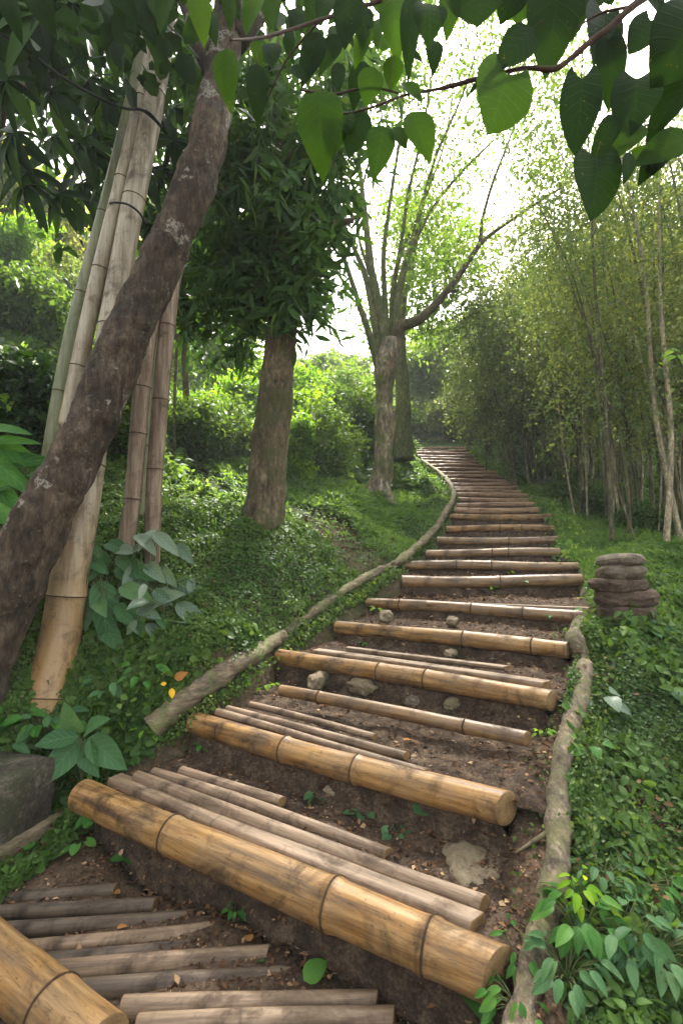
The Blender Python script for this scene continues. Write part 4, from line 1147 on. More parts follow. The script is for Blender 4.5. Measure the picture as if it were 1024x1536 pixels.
# 8. thicket of slender stems on the right bank: each clump is a plant with its own culms
def clump(label, px, py, d, nst, hgt, lean, mat, nleaf, size, thick=1.0, colm='bark_slim', fan=.5, lo=.34):
    x, y = P(px, py, d)[:2]
    zg = float(height(np.array([x]), np.array([y]))[0])
    base = np.array([x, y, zg - .05])
    hgt = (830 - hgt) / F_PX * d - (zg - EYE)
    T = thing('slender_clump', label, 'clump of stems', base, 'clumps of slender stems on the right bank')
    tops = []
    nst = int(nst * 1.35)
    for k in range(nst):
        a = RNG.random() * 2 * PI; rr = .55 * RNG.random() ** .5
        b = base + np.array([rr * math.cos(a) * 1.3, rr * math.sin(a), 0])
        H = hgt * (.65 + .45 * RNG.random())
        dx = lean * H + RNG.normal() * fan * .22 * H + math.cos(a) * .10 * H; dy = RNG.normal() * fan * .15 * H
        kink = RNG.normal(size=2) * .05
        pts = [b, b + [dx * .15 + kink[0], dy * .2, H * .28], b + [dx * .42 + kink[1], dy * .5, H * .58], b + [dx * .75, dy * .8, H * .82], b + [dx * 1.15, dy * 1.1, H]]
        r = thick * (.008 + .016 * RNG.random() ** 2)
        mb = MB(); mb.tube(pts, [r * 1.2, r, r * .75, r * .5, r * .2], 7, 5, lump=.12, lscale=6)
        mb.build('stem', M[colm if RNG.random() < .75 else 'stem_pale'], T, base)
        cpts, _ = catmull(pts, [1] * 5, 6); m = len(cpts)
        for q in range(int(m * lo), m): tops.append(cpts[q])
    tops = np.array(tops)
    n_s = int(nleaf * .8) // 10
    k = RNG.integers(0, len(tops), n_s)
    h = RNG.random(n_s) * 2 * PI
    off = np.stack([np.cos(h), np.sin(h), .4 * RNG.normal(size=n_s)], 1) * (RNG.random(n_s) ** .6 * .55)[:, None]
    c0_ = tops[k] + off
    L = .25 + .3 * RNG.random(n_s)
    t = np.linspace(0, 1, 10)
    vv = np.stack([np.cos(h), np.sin(h), 0 * h + .25], 1)
    q = c0_[:, None, :] + vv[:, None, :] * (t[None, :, None] * L[:, None, None] * .6) - np.array([0, 0, 1]) * (t[None, :, None] ** 1.6 * L[:, None, None] * .75)
    q = (q + RNG.normal(size=q.shape) * .02).reshape(-1, 3)
    n = len(q); nn = rand_dir(n); nn[:, 2] += .5
    tn = np.clip(np.repeat(RNG.random(n_s), 10) * .6 + .4 * RNG.random(n), 0, 1)
    leaves('foliage', M[mat], T_DIA, q, rand_dir(n, .6), nn, size * (.7 + .6 * RNG.random(n)), tn, T, base)
CL = [ # label, px, py, d, stems, height, lean, mat, leaves, size
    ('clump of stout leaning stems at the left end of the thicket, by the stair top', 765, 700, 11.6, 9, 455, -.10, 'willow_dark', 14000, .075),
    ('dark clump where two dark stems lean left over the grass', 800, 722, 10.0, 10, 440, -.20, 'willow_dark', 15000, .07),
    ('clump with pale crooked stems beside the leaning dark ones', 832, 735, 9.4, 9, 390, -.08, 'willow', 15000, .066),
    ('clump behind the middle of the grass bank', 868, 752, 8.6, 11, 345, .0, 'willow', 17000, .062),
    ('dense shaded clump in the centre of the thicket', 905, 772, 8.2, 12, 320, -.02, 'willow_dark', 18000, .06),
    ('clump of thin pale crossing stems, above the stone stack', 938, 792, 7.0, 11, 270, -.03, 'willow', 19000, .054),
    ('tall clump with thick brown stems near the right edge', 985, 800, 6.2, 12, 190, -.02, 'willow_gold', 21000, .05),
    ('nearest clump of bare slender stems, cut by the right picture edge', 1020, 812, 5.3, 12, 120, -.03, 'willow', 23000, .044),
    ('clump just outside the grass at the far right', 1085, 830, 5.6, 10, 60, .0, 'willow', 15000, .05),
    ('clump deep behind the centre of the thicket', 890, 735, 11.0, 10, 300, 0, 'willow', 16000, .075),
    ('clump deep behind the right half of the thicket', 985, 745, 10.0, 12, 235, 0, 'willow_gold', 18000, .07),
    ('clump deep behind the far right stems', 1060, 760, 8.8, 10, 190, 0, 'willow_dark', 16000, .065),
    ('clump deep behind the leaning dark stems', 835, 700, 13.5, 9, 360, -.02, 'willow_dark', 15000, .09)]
for c in CL: clump(*c, fan=.42, colm='bark_slim', thick=1.15 if c[3] < 9 else 1.5)

# 9. bushes and undergrowth shrubs one can tell apart
def bush(label, px, py, d, wpx, hpx, mat, n, size, tpl=T_DIA, name='bush', group='bushes on the left slope', dens=22, down=.15):
    x, y = P(px, py, d)[:2]
    zg = float(height(np.array([x]), np.array([y]))[0])
    Wd = wpx / F_PX * d; H = hpx / F_PX * d
    base = np.array([x, y, zg]); T = thing(name, label, 'bush', base, group)
    cen = ellipsoid_centers(base + [0, 0, H * .5], [Wd / 2, Wd / 2.2, H * .5], dens, .3)
    mb = MB()
    for q in cen[::2]: mb.tube([base, (base + q) / 2 + [0, 0, .05 * H], q], [.012 * H + .004, .008 * H, .003], 5, 3)
    mb.build('stems', M['twig'], T, base)
    crown('foliage', mat, tpl, cen, .13 * min(Wd, H * 1.2), n, size, T, base, down=down, flat=.8)
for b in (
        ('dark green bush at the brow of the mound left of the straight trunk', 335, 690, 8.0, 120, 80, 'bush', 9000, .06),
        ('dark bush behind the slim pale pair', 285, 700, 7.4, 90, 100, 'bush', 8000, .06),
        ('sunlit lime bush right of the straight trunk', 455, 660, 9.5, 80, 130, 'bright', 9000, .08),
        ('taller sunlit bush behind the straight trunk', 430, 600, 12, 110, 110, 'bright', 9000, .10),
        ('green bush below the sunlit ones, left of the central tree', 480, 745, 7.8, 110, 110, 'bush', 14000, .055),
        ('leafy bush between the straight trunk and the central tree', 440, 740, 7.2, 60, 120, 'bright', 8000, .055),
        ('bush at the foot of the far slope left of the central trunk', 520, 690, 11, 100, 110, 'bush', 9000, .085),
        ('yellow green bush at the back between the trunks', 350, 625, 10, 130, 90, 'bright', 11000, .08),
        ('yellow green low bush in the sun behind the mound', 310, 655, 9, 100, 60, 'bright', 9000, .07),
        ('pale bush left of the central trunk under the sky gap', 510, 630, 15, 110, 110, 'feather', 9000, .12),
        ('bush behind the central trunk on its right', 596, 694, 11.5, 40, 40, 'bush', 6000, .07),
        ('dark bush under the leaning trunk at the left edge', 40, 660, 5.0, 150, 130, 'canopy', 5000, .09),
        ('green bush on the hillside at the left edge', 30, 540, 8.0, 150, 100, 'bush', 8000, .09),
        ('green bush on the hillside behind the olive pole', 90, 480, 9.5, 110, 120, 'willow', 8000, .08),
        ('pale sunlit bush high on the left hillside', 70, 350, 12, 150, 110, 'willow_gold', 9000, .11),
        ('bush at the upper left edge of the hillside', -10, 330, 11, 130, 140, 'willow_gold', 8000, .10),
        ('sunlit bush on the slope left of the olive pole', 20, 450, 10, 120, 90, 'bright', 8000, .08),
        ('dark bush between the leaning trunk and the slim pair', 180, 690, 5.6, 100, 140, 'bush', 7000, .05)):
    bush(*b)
for b in (
        ('low bush at the crest just left of where the path ends', 600, 668, 16, 60, 50, 'bush', 6000, .12),
        ('broad bush behind the crest of the path', 660, 664, 17.5, 90, 60, 'willow', 9000, .13),
        ('bush behind the crest under the drooping tree', 720, 668, 16.5, 80, 60, 'bush', 8000, .12),
        ('bush in the shade deep behind the grass bank', 780, 680, 16, 100, 70, 'bush', 8000, .12),
        ('wide dim bush far behind the thicket stems', 860, 690, 16, 140, 90, 'bush', 9000, .13),
        ('wide dim bush far behind the right end of the thicket', 970, 690, 15, 160, 110, 'bush', 10000, .13)):
    bush(*b, group='bushes closing the view behind the path')
for b in (
        ('shaded bush at the foot of the thicket by the leaning stems', 800, 712, 9.8, 60, 45, 'bush', 7000, .05),
        ('green bush at the thicket foot above the grass bank', 860, 740, 8.2, 60, 40, 'bush', 7000, .045),
        ('dark bush at the thicket foot right of centre', 905, 765, 7.2, 70, 45, 'bush', 8000, .04),
        ('dark bush at the thicket foot above the stone stack', 955, 785, 6.2, 70, 45, 'bush', 8000, .035)):
    bush(*b, group='bushes at the foot of the thicket')

# ------------------------------------------------------------------ ground cover, grass, litter
def sample_ground(n, px0, px1, py0, py1, dmin, dmax, pad=.02):
    """scatter over the ground that lies between two distances, a wedge a little wider than the view"""
    u = RNG.random(n); d = (dmin ** .35 + u * (dmax ** .35 - dmin ** .35)) ** (1 / .35)
    a = RNG.uniform(px0, px1, n)
    x = (a - 512) / F_PX * d
    return x, d
def carpet(name, label, mat, tpl, n, px0, px1, dmin, dmax, side, size, hgt, upn=1.0, down=0.0, keep=None, lift=.0, grow=.04, szpow=.6, clump_sc=5.0):
    x, y = sample_ground(n, px0, px1, 0, 0, dmin, dmax)
    ins = in_path(x, y, grow)
    yy = np.interp(y, PL[:, 1], PL[:, 0], left=PL[0, 0]) ; yr = np.interp(y, PR[:, 1], PR[:, 0], left=PR[0, 0])
    mid = (yy + yr) / 2
    ok = ~ins & ((x < mid) if side == 'L' else (x > mid))
    if keep is not None: ok &= keep(x, y)
    x, y = x[ok], y[ok]
    h = height(x, y)
    cl = .5 + .32 * snoise(x, y, clump_sc, 17) + .30 * snoise(x, y, clump_sc * 2.7, 19)
    e = .02
    gx_ = (height(x + e, y) - h) / e; gy_ = (height(x, y + e) - h) / e
    nrm = unit(np.stack([-gx_, -gy_, np.ones_like(x)], 1))
    m = len(x); hh = hgt * (.2 + 1.2 * cl.clip(0, 1.5) ** 1.5) * (.25 + .75 * RNG.random(m) ** .7)
    gap_ = (yy[ok] - x) if side == 'L' else (x - yr[ok])
    hh = hh * np.where(y > 5, (gap_ / 1.1).clip(.1, 1), 1)
    dscale = (np.maximum(y, 1.5) / 3.0) ** szpow * np.where(y > 5, (gap_ / .8).clip(.55, 1), 1)
    pos = np.stack([x, y, h + hh * np.minimum(dscale, 1.6) + lift], 1)
    nn = nrm * upn + RNG.normal(size=(m, 3)) * .45
    dr = RNG.normal(size=(m, 3)); dr -= nn * np.sum(dr * unit(nn), 1, keepdims=True) * .7; dr[:, 2] -= down
    tint = np.clip(.25 + .5 * RNG.random(m) + .25 * (cl - .5), 0, 1)
    o = leaves(name, M[mat], tpl, pos, dr, nn, size * dscale * (.6 + .8 * RNG.random(m)), tint)
    return tag(o, label, 'ground cover', None, 'stuff')
def not_trail(x, y):
    # bare earth trail behind the mound
    t = np.array([P(545, 870, 4.7), P(510, 830, 5.0), P(480, 800, 5.7), P(440, 780, 5.9), P(360, 760, 6.1), P(300, 735, 6.3), P(270, 700, 6.9)])
    dmin = np.full(x.shape, 9.0)
    for a, b in zip(t[:-1], t[1:]):
        v = (b - a)[:2]; L2 = (v ** 2).sum(); s = (((x - a[0]) * v[0] + (y - a[1]) * v[1]) / L2).clip(0, 1)
        dmin = np.minimum(dmin, np.hypot(x - a[0] - s * v[0], y - a[1] - s * v[1]))
    w = .38 + .12 * snoise(x, y, 5, 23)
    return (dmin > w) | (RNG.random(x.shape) < .06)
def not_land(x, y):
    # bare landing at the bottom left
    b = (y < np.interp(x, [-1.5, -1.25, -1.1, -.9], [1.7, 1.95, 2.3, 2.42]) + .04 * snoise(x, y, 7, 4)) & (x < .5)
    return ~b & not_trail(x, y)
def left_gap(x, y): return not_land(x, y)
carpet('ground_cover', 'dense small-leaved creeping plants over the left mound', 'cover', T_ROUND, 260000, -250, 700, 1.8, 6.2, 'L', .019, .10, keep=left_gap)
carpet('ground_cover_heart', 'larger heart-leaved creepers low on the left bank', 'cover', T_ROUND, 9000, -200, 420, 1.95, 3.0, 'L', .055, .07, keep=left_gap)
def patchy(seed, thr, f=3.2): return lambda x, y: left_gap(x, y) & (snoise(x, y, f, seed) > thr)
carpet('mound_creeper', 'patches of slightly larger pointed leaves on the left mound', 'bush', T_DIA, 60000, -250, 700, 1.9, 6.2, 'L', .042, .11, keep=patchy(41, .25), down=.2)
carpet('mound_grass', 'wisps of light grass on the left mound', 'grass', T_BLADE, 26000, -250, 700, 1.9, 7.0, 'L', .10, .02, upn=.2, down=-1.6, keep=patchy(43, .35), szpow=.5)
carpet('slope_weeds', 'sunlit weeds on the slope left of the upper stair', 'grass', T_DIA, 170000, 0, 760, 5.2, 13, 'L', .035, .09, keep=not_trail, down=-.3, szpow=.8)
carpet('far_weeds', 'green weeds over the distant slopes', 'bush', T_DIA, 90000, -300, 1300, 9, 34, 'L', .07, .25, szpow=.9, keep=lambda x, y: ~((y < 14) & (np.abs(x - 2.2) < .9)))
carpet('hill_weeds', 'bright weeds on the left hillside', 'feather', T_DIA, 60000, -350, 300, 5.5, 20, 'L', .06, .2, szpow=.8, keep=lambda x, y: x < -.28 * y - .2)
def rb(x, y):
    return ~((y < 2.3) & (x < np.interp(y, [1.2, 1.35, 1.6, 2.0, 2.35], [.50, .56, .70, .86, 1.06])))
def rb_patch(x, y):
    c = P(990, 1240, 1.9); q = np.hypot(x - c[0], y - c[1])
    return rb(x, y) & ((q > .13 + .05 * snoise(x, y, 20, 8)) | (RNG.random(x.shape) < .25))
def rpatch(seed, thr, f=3.2): return lambda x, y: rb_patch(x, y) & (snoise(x, y, f, seed) > thr)
carpet('right_creeper', 'patches of larger pointed leaves on the right bank', 'bush', T_DIA, 50000, 700, 1400, 1.2, 4.6, 'R', .045, .12, keep=lambda x, y: rpatch(51, .2)(x, y), down=.2)
carpet('right_grass', 'wisps of light grass on the right bank', 'grass', T_BLADE, 26000, 700, 1400, 1.3, 4.6, 'R', .09, .02, upn=.2, down=-1.4, keep=lambda x, y: rpatch(53, .3)(x, y), szpow=.5)
carpet('right_ground_cover', 'small-leaved green plants covering the right bank', 'cover_right', T_ROUND, 190000, 700, 1400, 1.15, 4.6, 'R', .019, .10, keep=rb_patch)
carpet('right_broad_cover', 'larger pointed leaves among the cover at the lower right', 'bush', (G_ACUMN[0] * np.array([1.15, 1, 1]), G_ACUMN[1], None), 12000, 720, 1300, 1.15, 3.6, 'R', .054, .17, down=.35, keep=lambda x, y: rb_patch(x, y) & (snoise(x, y, 4, 61) > -.25))
carpet('left_broad_cover', 'larger pointed leaves among the cover low on the left bank', 'bush', (G_ACUMN[0] * np.array([1.15, 1, 1]), G_ACUMN[1], None), 5000, -200, 420, 1.95, 3.4, 'L', .05, .13, down=.35, keep=lambda x, y: left_gap(x, y) & (snoise(x, y, 4, 63) > 0))
carpet('bank_grass', 'fine light green grass along the right of the stair', 'grass', T_DIA, 190000, 700, 1300, 3.2, 14.5, 'R', .030, .11, down=-.4, szpow=.75)
carpet('grass_blades', 'thin upright grass on the right bank', 'grass', T_BLADE, 60000, 700, 1300, 3.0, 13, 'R', .12, .02, upn=.2, down=-2.2, szpow=.5)
carpet('thicket_floor', 'dim undergrowth beneath the right thicket', 'bush', T_DIA, 60000, 800, 1500, 6, 30, 'R', .06, .25, szpow=.9, keep=lambda x, y: x > np.interp(y, [4, 8, 12, 14, 30], [3.2, 3.9, 4.2, 3.9, 3.0]))
# overhanging tufts along the path's edges
def edge_fringe(name, label, mat, tpl, rowp, n, out, size, hgt, hang):
    rowp = np.asarray(rowp); L = np.concatenate([[0], np.cumsum(np.linalg.norm(np.diff(rowp, axis=0), axis=1))])
    t = RNG.random(n) * L[-1]; q = np.stack([np.interp(t, L, rowp[:, k]) for k in range(3)], 1)
    m = .5 + .5 * snoise(q[:, 0], q[:, 1], 6, 31); keep = RNG.random(n) < m.clip(.1, 1)
    q = q[keep]; n = len(q)
    q[:, 0] += RNG.normal(size=n) * out; q[:, 1] += RNG.normal(size=n) * out; q[:, 2] += RNG.random(n) * hgt - hang * RNG.random(n)
    d = rand_dir(n, .5); nn = rand_dir(n); nn[:, 2] += .8
    s = size * (np.maximum(q[:, 1], 2) / 3) ** .6
    return tag(leaves(name, M[mat], tpl, q, d, nn, s * (.6 + .8 * RNG.random(n))), label, 'ground cover', None, 'stuff')
edge_fringe('edge_moss', 'moss and tiny plants hanging from the long curved edging log', 'cover', T_ROUND, [q - np.array([.0, 0, .03]) for q in e2[2:]], 3200, .035, .022, .03, .10)
edge_fringe('upper_edge_weeds', 'weeds spilling over the left edge of the upper stair', 'grass', T_DIA, PL[10:] - np.array([.14, 0, .04]), 6000, .06, .03, .03, .05)
edge_fringe('right_edge_weeds', 'weeds spilling over the right ends of the upper logs', 'grass', T_DIA, PR[6:] + np.array([.12, 0, 0]), 11000, .08, .036, .09, .05)
edge_fringe('root_side_weeds', 'small weeds along the twisted root', 'cover_right', T_ROUND, [q + np.array([.09, 0, 0]) for q in e3[:-1]], 3000, .035, .02, .06, .02)
edge_fringe('root_inner_weeds', 'sparse weeds between the step ends and the root', 'cover_right', T_ROUND, [q - np.array([.08, 0, .02]) for q in e3[1:-1]], 700, .03, .018, .04, .04)

# litter on the treads and landing
def litter():
    n = 80000
    ti = RNG.integers(0, R.shape[0] - 1, n); tj = RNG.integers(0, R.shape[1] - 1, n)
    near = RNG.random(n) < np.clip(4.0 / R[ti, tj, 1], .15, 1); ti, tj = ti[near], tj[near]
    p = R[ti, tj] + (R[ti + 1, tj] - R[ti, tj]) * RNG.random((len(ti), 1)) + (R[ti, tj + 1] - R[ti, tj]) * RNG.random((len(ti), 1))
    x = RNG.uniform(-1.6, 1.0, 22000); y = RNG.uniform(.75, 2.4, 22000)
    ok = ~in_path(x, y, 0); x, y = x[ok], y[ok]
    q = np.stack([x, y, height(x, y)], 1)
    # trail behind the mound
    x2 = RNG.uniform(-2.5, 1.0, 60000); y2 = RNG.uniform(4.3, 7.6, 60000); k2 = ~not_trail(x2, y2) & ~in_path(x2, y2, .1); x2, y2 = x2[k2][:5000], y2[k2][:5000]
    q2 = np.stack([x2, y2, height(x2, y2)], 1)
    x3 = RNG.uniform(.95, 1.5, 3000); y3 = RNG.uniform(1.6, 2.2, 3000); q3 = np.stack([x3, y3, height(x3, y3) + .005], 1)
    p = np.concatenate([p, q, q2, q3]); p[:, 2] += .004
    n = len(p); nn = np.array([0, 0, 1.0]) + RNG.normal(size=(n, 3)) * .35
    s = .008 + .027 * RNG.random(n) ** 4
    s *= np.where(p[:, 1] > 4, 1.6, 1.0)
    return leaves('leaf_litter', M['chips'], T_DIA, p, rand_dir(n, 0, .2), nn, s, RNG.random(n) ** 1.9)
def bank_leaves():
    x = np.concatenate([RNG.uniform(-2.2, .6, 5000), RNG.uniform(.7, 2.6, 2600)]); y = np.concatenate([RNG.uniform(2.1, 6.0, 5000), RNG.uniform(1.2, 4.2, 2600)])
    k = ~in_path(x, y, .05) & (snoise(x, y, 3.5, 77) > -.1); x, y = x[k], y[k]; n = len(x)
    p = np.stack([x, y, height(x, y) + .03 + .05 * RNG.random(n)], 1)
    nn = np.array([0, 0, 1.0]) + RNG.normal(size=(n, 3)) * .5
    return leaves('fallen_leaves', M['chips'], T_ROUND, p, rand_dir(n, 0, .2), nn, .012 + .02 * RNG.random(n) ** 2, RNG.random(n) ** 2)
tag(bank_leaves(), 'small brown dead leaves caught in the ground cover', 'leaf litter', None, 'stuff')
tag(litter(), 'brown bark bits and crumbled dead leaves over the bare earth', 'leaf litter', None, 'stuff')
# ground under a pixel
def on_ground(px, py, z=None):
    r = ray(px, py); t = .8; best = None
    deps = bpy.context.evaluated_depsgraph_get()
    o_ = Vector((0, 0, EYE)); dr = Vector(r).normalized()
    hit, loc, nrm, ind, ob, mx = SC.ray_cast(deps, o_, dr)
    return (np.array(loc), np.array(nrm)) if hit else (P(px, py, 3), np.array([0, 0, 1.]))
hide_for_cast = []
def ground_hit(px, py):
    x, y = 0, 0
    r = ray(px, py)
    ts = np.linspace(.9, 9, 500); q = r[None] * ts[:, None] + np.array([0, 0, EYE])
    hz = height(q[:, 0], q[:, 1]); k = np.argmax(q[:, 2] < hz)
    return q[k] if q[k, 2] < hz[k] else P(px, py, 3)
# path surface lookup
Rf = R.reshape(-1, 3)
def path_hit(px, py):
    q = on_surf(px, py, 0.0, 1.0, 7.5, 700)
    return P(px, py, 3) if q is None else q

def flat_leaf(name, label, cat, px, py, size, mat, ang, tpl=G_OVAL, z=.012, group=None, up=(0, 0, 1.), tint=.5, lift=0):
    c = path_hit(px, py) + np.array([0, 0, z])
    d = np.array([math.cos(ang), math.sin(ang), .12 + lift])
    o = leaves(name, M[mat], tpl, [c], [d], [np.array(up) + RNG.normal(size=3) * .15], np.array([size]), np.array([tint]), None, c, True)
    return tag(o, label, cat, group)
for px, py, s, mat, a, lab, tp in (
        (180, 1345, .045, 'dead', 2.8, 'orange brown dead leaf lying on the earth above the landing poles', G_OVAL),
        (175, 1398, .035, 'dead', .5, 'small pale dead leaf in the middle of the landing poles', G_OVAL),
        (45, 1412, .05, 'yellow', 3.0, 'yellowish dead leaf at the left of the landing poles', G_OVAL),
        (82, 1440, .05, 'dead', 1.2, 'brown curled dead leaf just right of the corner log', G_BROAD),
        (375, 1418, .045, 'dead', 2.0, 'brown dead leaf at the right end of the landing poles', G_BROAD),
        (605, 1115, .06, 'dead', .4, 'broad tan dead leaf on the tread between the thin pole and the second step log', G_BROAD),
        (715, 888, .05, 'dead', 1.0, 'small orange leaf on the earth before the first upper log', G_OVAL),
        (688, 819, .11, 'dead', 2.0, 'orange leaf lying on the step below the fourth upper log', G_BROAD),
        (545, 1103, .05, 'dead', 3.0, 'pale dead leaf beside the thin poles of the second step', G_OVAL),
        (520, 1010, .05, 'dead', 1.5, 'brown leaf on the plank behind the third step log', G_OVAL)):
    flat_leaf('fallen_leaf', lab, 'leaf', px, py, s, mat, a, tp, group='dead leaves fallen on the stair')

# ------------------------------------------------------------------ plants with individual leaves
def plant(name, label, base, lv, tpl, mat, stem_mat='stem', group=None, cat='plant', droop=0, stem_r=.0022):
    """lv: list of (leaf base offset, direction, normal, size, tint)"""
    T = thing(name, label, cat, base, group)
    mb = MB()
    for o_, d, n, s, t in lv:
        q = base + np.asarray(o_)
        mb.tube([base, base + np.asarray(o_) * .55 + np.array([0, 0, .15 * np.linalg.norm(o_)]), q], [stem_r, stem_r * .8, stem_r * .5], 5, 4)
    mb.build('stem', M[stem_mat], T, base)
    for o_, d, n, s, t in lv:
        leaves('leaf', M[mat], tpl, [base + np.asarray(o_)], [d], [n], np.array([s]), np.array([t]), T, base, True)
    return T
def rosette(n, r, h, size, tilt=-.2, tj=.3, jit=.25, face=(0, -.5, .8)):
    lv = []; ph = RNG.random() * 6
    for k in range(n):
        a = ph + 2 * PI * k / n + RNG.normal() * jit
        q = np.array([r * math.cos(a) * (.6 + .6 * RNG.random()), r * math.sin(a) * (.6 + .6 * RNG.random()), h * (.5 + .7 * RNG.random())])
        d = np.array([math.cos(a), math.sin(a), tilt + RNG.normal() * .2])
        lv.append((q, d, np.array(face) + RNG.normal(size=3) * .25, size * (.75 + .5 * RNG.random()), RNG.random()))
    return lv
def gh(px, py, up=0): 
    return path_hit(px, py) + np.array([0, 0, up])
# the big four-leaved plant beside the block
# large-leaved plants at the foot of the slim trunks, some with sheen painted into the leaf colour
GP = 'large-leaved plants at the foot of the slim trunks'
def bigplant(label, px, py, d, lst, mat, tpl=G_ACUM, name='broadleaf_plant', group=GP, wx=.60):
    tpl = (tpl[0] * np.array([wx, 1, 1]), tpl[1], tpl[2])
    c = P(px, py, d); x, y = c[:2]; g = np.array([x, y, float(height(np.array([x]), np.array([y]))[0])])
    o = thing(name, label, 'plant', g, group)
    mb = MB(); lv = []
    if group == GP:
        lst = list(lst)
        for _ in range(8):
            e_ = lst[RNG.integers(len(lst))]; bx = e_[0] + RNG.normal() * 22; by = e_[1] + RNG.normal() * 24; aa = RNG.uniform(.2, 2.9); ll = RNG.uniform(22, 42)
            lst.append((bx, by, bx + ll * math.cos(aa), by + ll * math.sin(aa) * .8, 1))
    for lx, ly, tx, ty, wf in lst:
        a = P(lx, ly, d + RNG.normal() * .03); e = P(tx, ty, d - .10 + RNG.normal() * .04)
        L = np.linalg.norm(e - a)
        mb.tube([g, (g + a) / 2 + [0, 0, .05], a], [.005, .004, .002], 6, 5)
        lv.append((a, e - a, L, wf))
    mb.build('stem', M['stem'], o, g)
    for a, dd, L, wf in lv:
        nn = np.array([RNG.normal() * .3, -.8, .6 + RNG.normal() * .2])
        ob = leaves('leaf', M[mat], tpl, [a], [dd + np.array([0, 0, .12 * L])], [nn], np.array([L]), np.array([RNG.random()]), o, g, True)
    return o
bigplant('plant with large drooping pointed grey green leaves beside the mossy block', 125, 1130, 2.5,
         [(122, 1108, 68, 1176, 1), (128, 1110, 131, 1166, .8), (134, 1106, 176, 1158, 1), (118, 1104, 52, 1118, .8), (128, 1100, 150, 1078, .7), (120, 1100, 88, 1072, .7)], 'plant_teal', group=None, wx=.78)
bigplant('plant with the widest grey green leaf, right of the thick golden bamboo pole', 160, 960, 3.0,
         [(150, 870, 165, 965, 1), (135, 885, 128, 940, 1), (180, 880, 225, 905, 1), (160, 860, 130, 845, 1), (150, 930, 175, 975, 1), (178, 905, 185, 935, 1), (120, 930, 112, 965, 1), (195, 930, 222, 958, 1), (140, 860, 115, 870, 1), (170, 950, 200, 985, 1)], 'plant_teal')
bigplant('plant with green leaves painted whitish as sheen, low on the bank', 250, 1000, 2.95,
         [(222, 935, 240, 965, 1), (245, 940, 282, 990, 1), (250, 935, 275, 925, 1), (228, 910, 260, 890, 1), (265, 905, 308, 945, 1), (205, 930, 190, 955, 1), (235, 960, 250, 1000, 1), (270, 950, 300, 975, 1), (215, 965, 205, 1000, 1)], 'plant_sheen')
bigplant('plant with narrow leaves painted pale as sheen around the right slim trunk', 225, 870, 3.15,
         [(205, 850, 190, 875, 1), (230, 800, 265, 830, 1), (240, 850, 260, 880, 1), (262, 870, 298, 905, 1), (235, 795, 205, 820, 1), (200, 830, 160, 822, 1), (205, 845, 215, 890, 1), (250, 880, 240, 925, 1)], 'plant_sheen')
bigplant('dark leaved plant between the golden pole and the left slim trunk', 160, 850, 3.2,
         [(150, 820, 132, 850, 1), (160, 815, 190, 830, 1), (150, 825, 165, 870, 1), (145, 840, 140, 885, 1), (175, 850, 205, 880, 1), (185, 845, 215, 868, 1)], 'plant_teal')
bigplant('broad green leaves at the left picture edge above the trunk base', -10, 760, 3.3,
         [(-20, 700, 55, 690, 1), (-20, 670, 45, 655, 1), (-20, 735, 40, 722, 1), (-30, 760, 30, 790, 1), (-20, 720, 25, 760, 1), (-10, 690, 40, 745, 1), (-20, 660, 60, 705, 1), (-20, 650, 30, 640, 1)], 'plant', G_BROAD, group=None, wx=.42)
# big-leaved bright plants behind the trunk, far left
for lab, px, py, d, sd in (('bright arching large-leaved plant on the slope at the left edge', 30, 600, 5.0, 1), ('second bright arching plant, right beside the olive pole', 85, 600, 5.6, 2), ('lower arching dark plant behind the leaning trunk', 30, 690, 4.2, 3)):
    c = P(px, py, d); x, y = c[:2]; g = np.array([x, y, float(height(np.array([x]), np.array([y]))[0]) - .02])
    lv = rosette(13, .12, .42, .38, -.05, face=(0, -.3, 1))
    plant('fern_plant', lab, g, lv, G_LONG, 'lime' if sd < 3 else 'plant', 'stem', 'arching plants on the left slope', stem_r=.006)
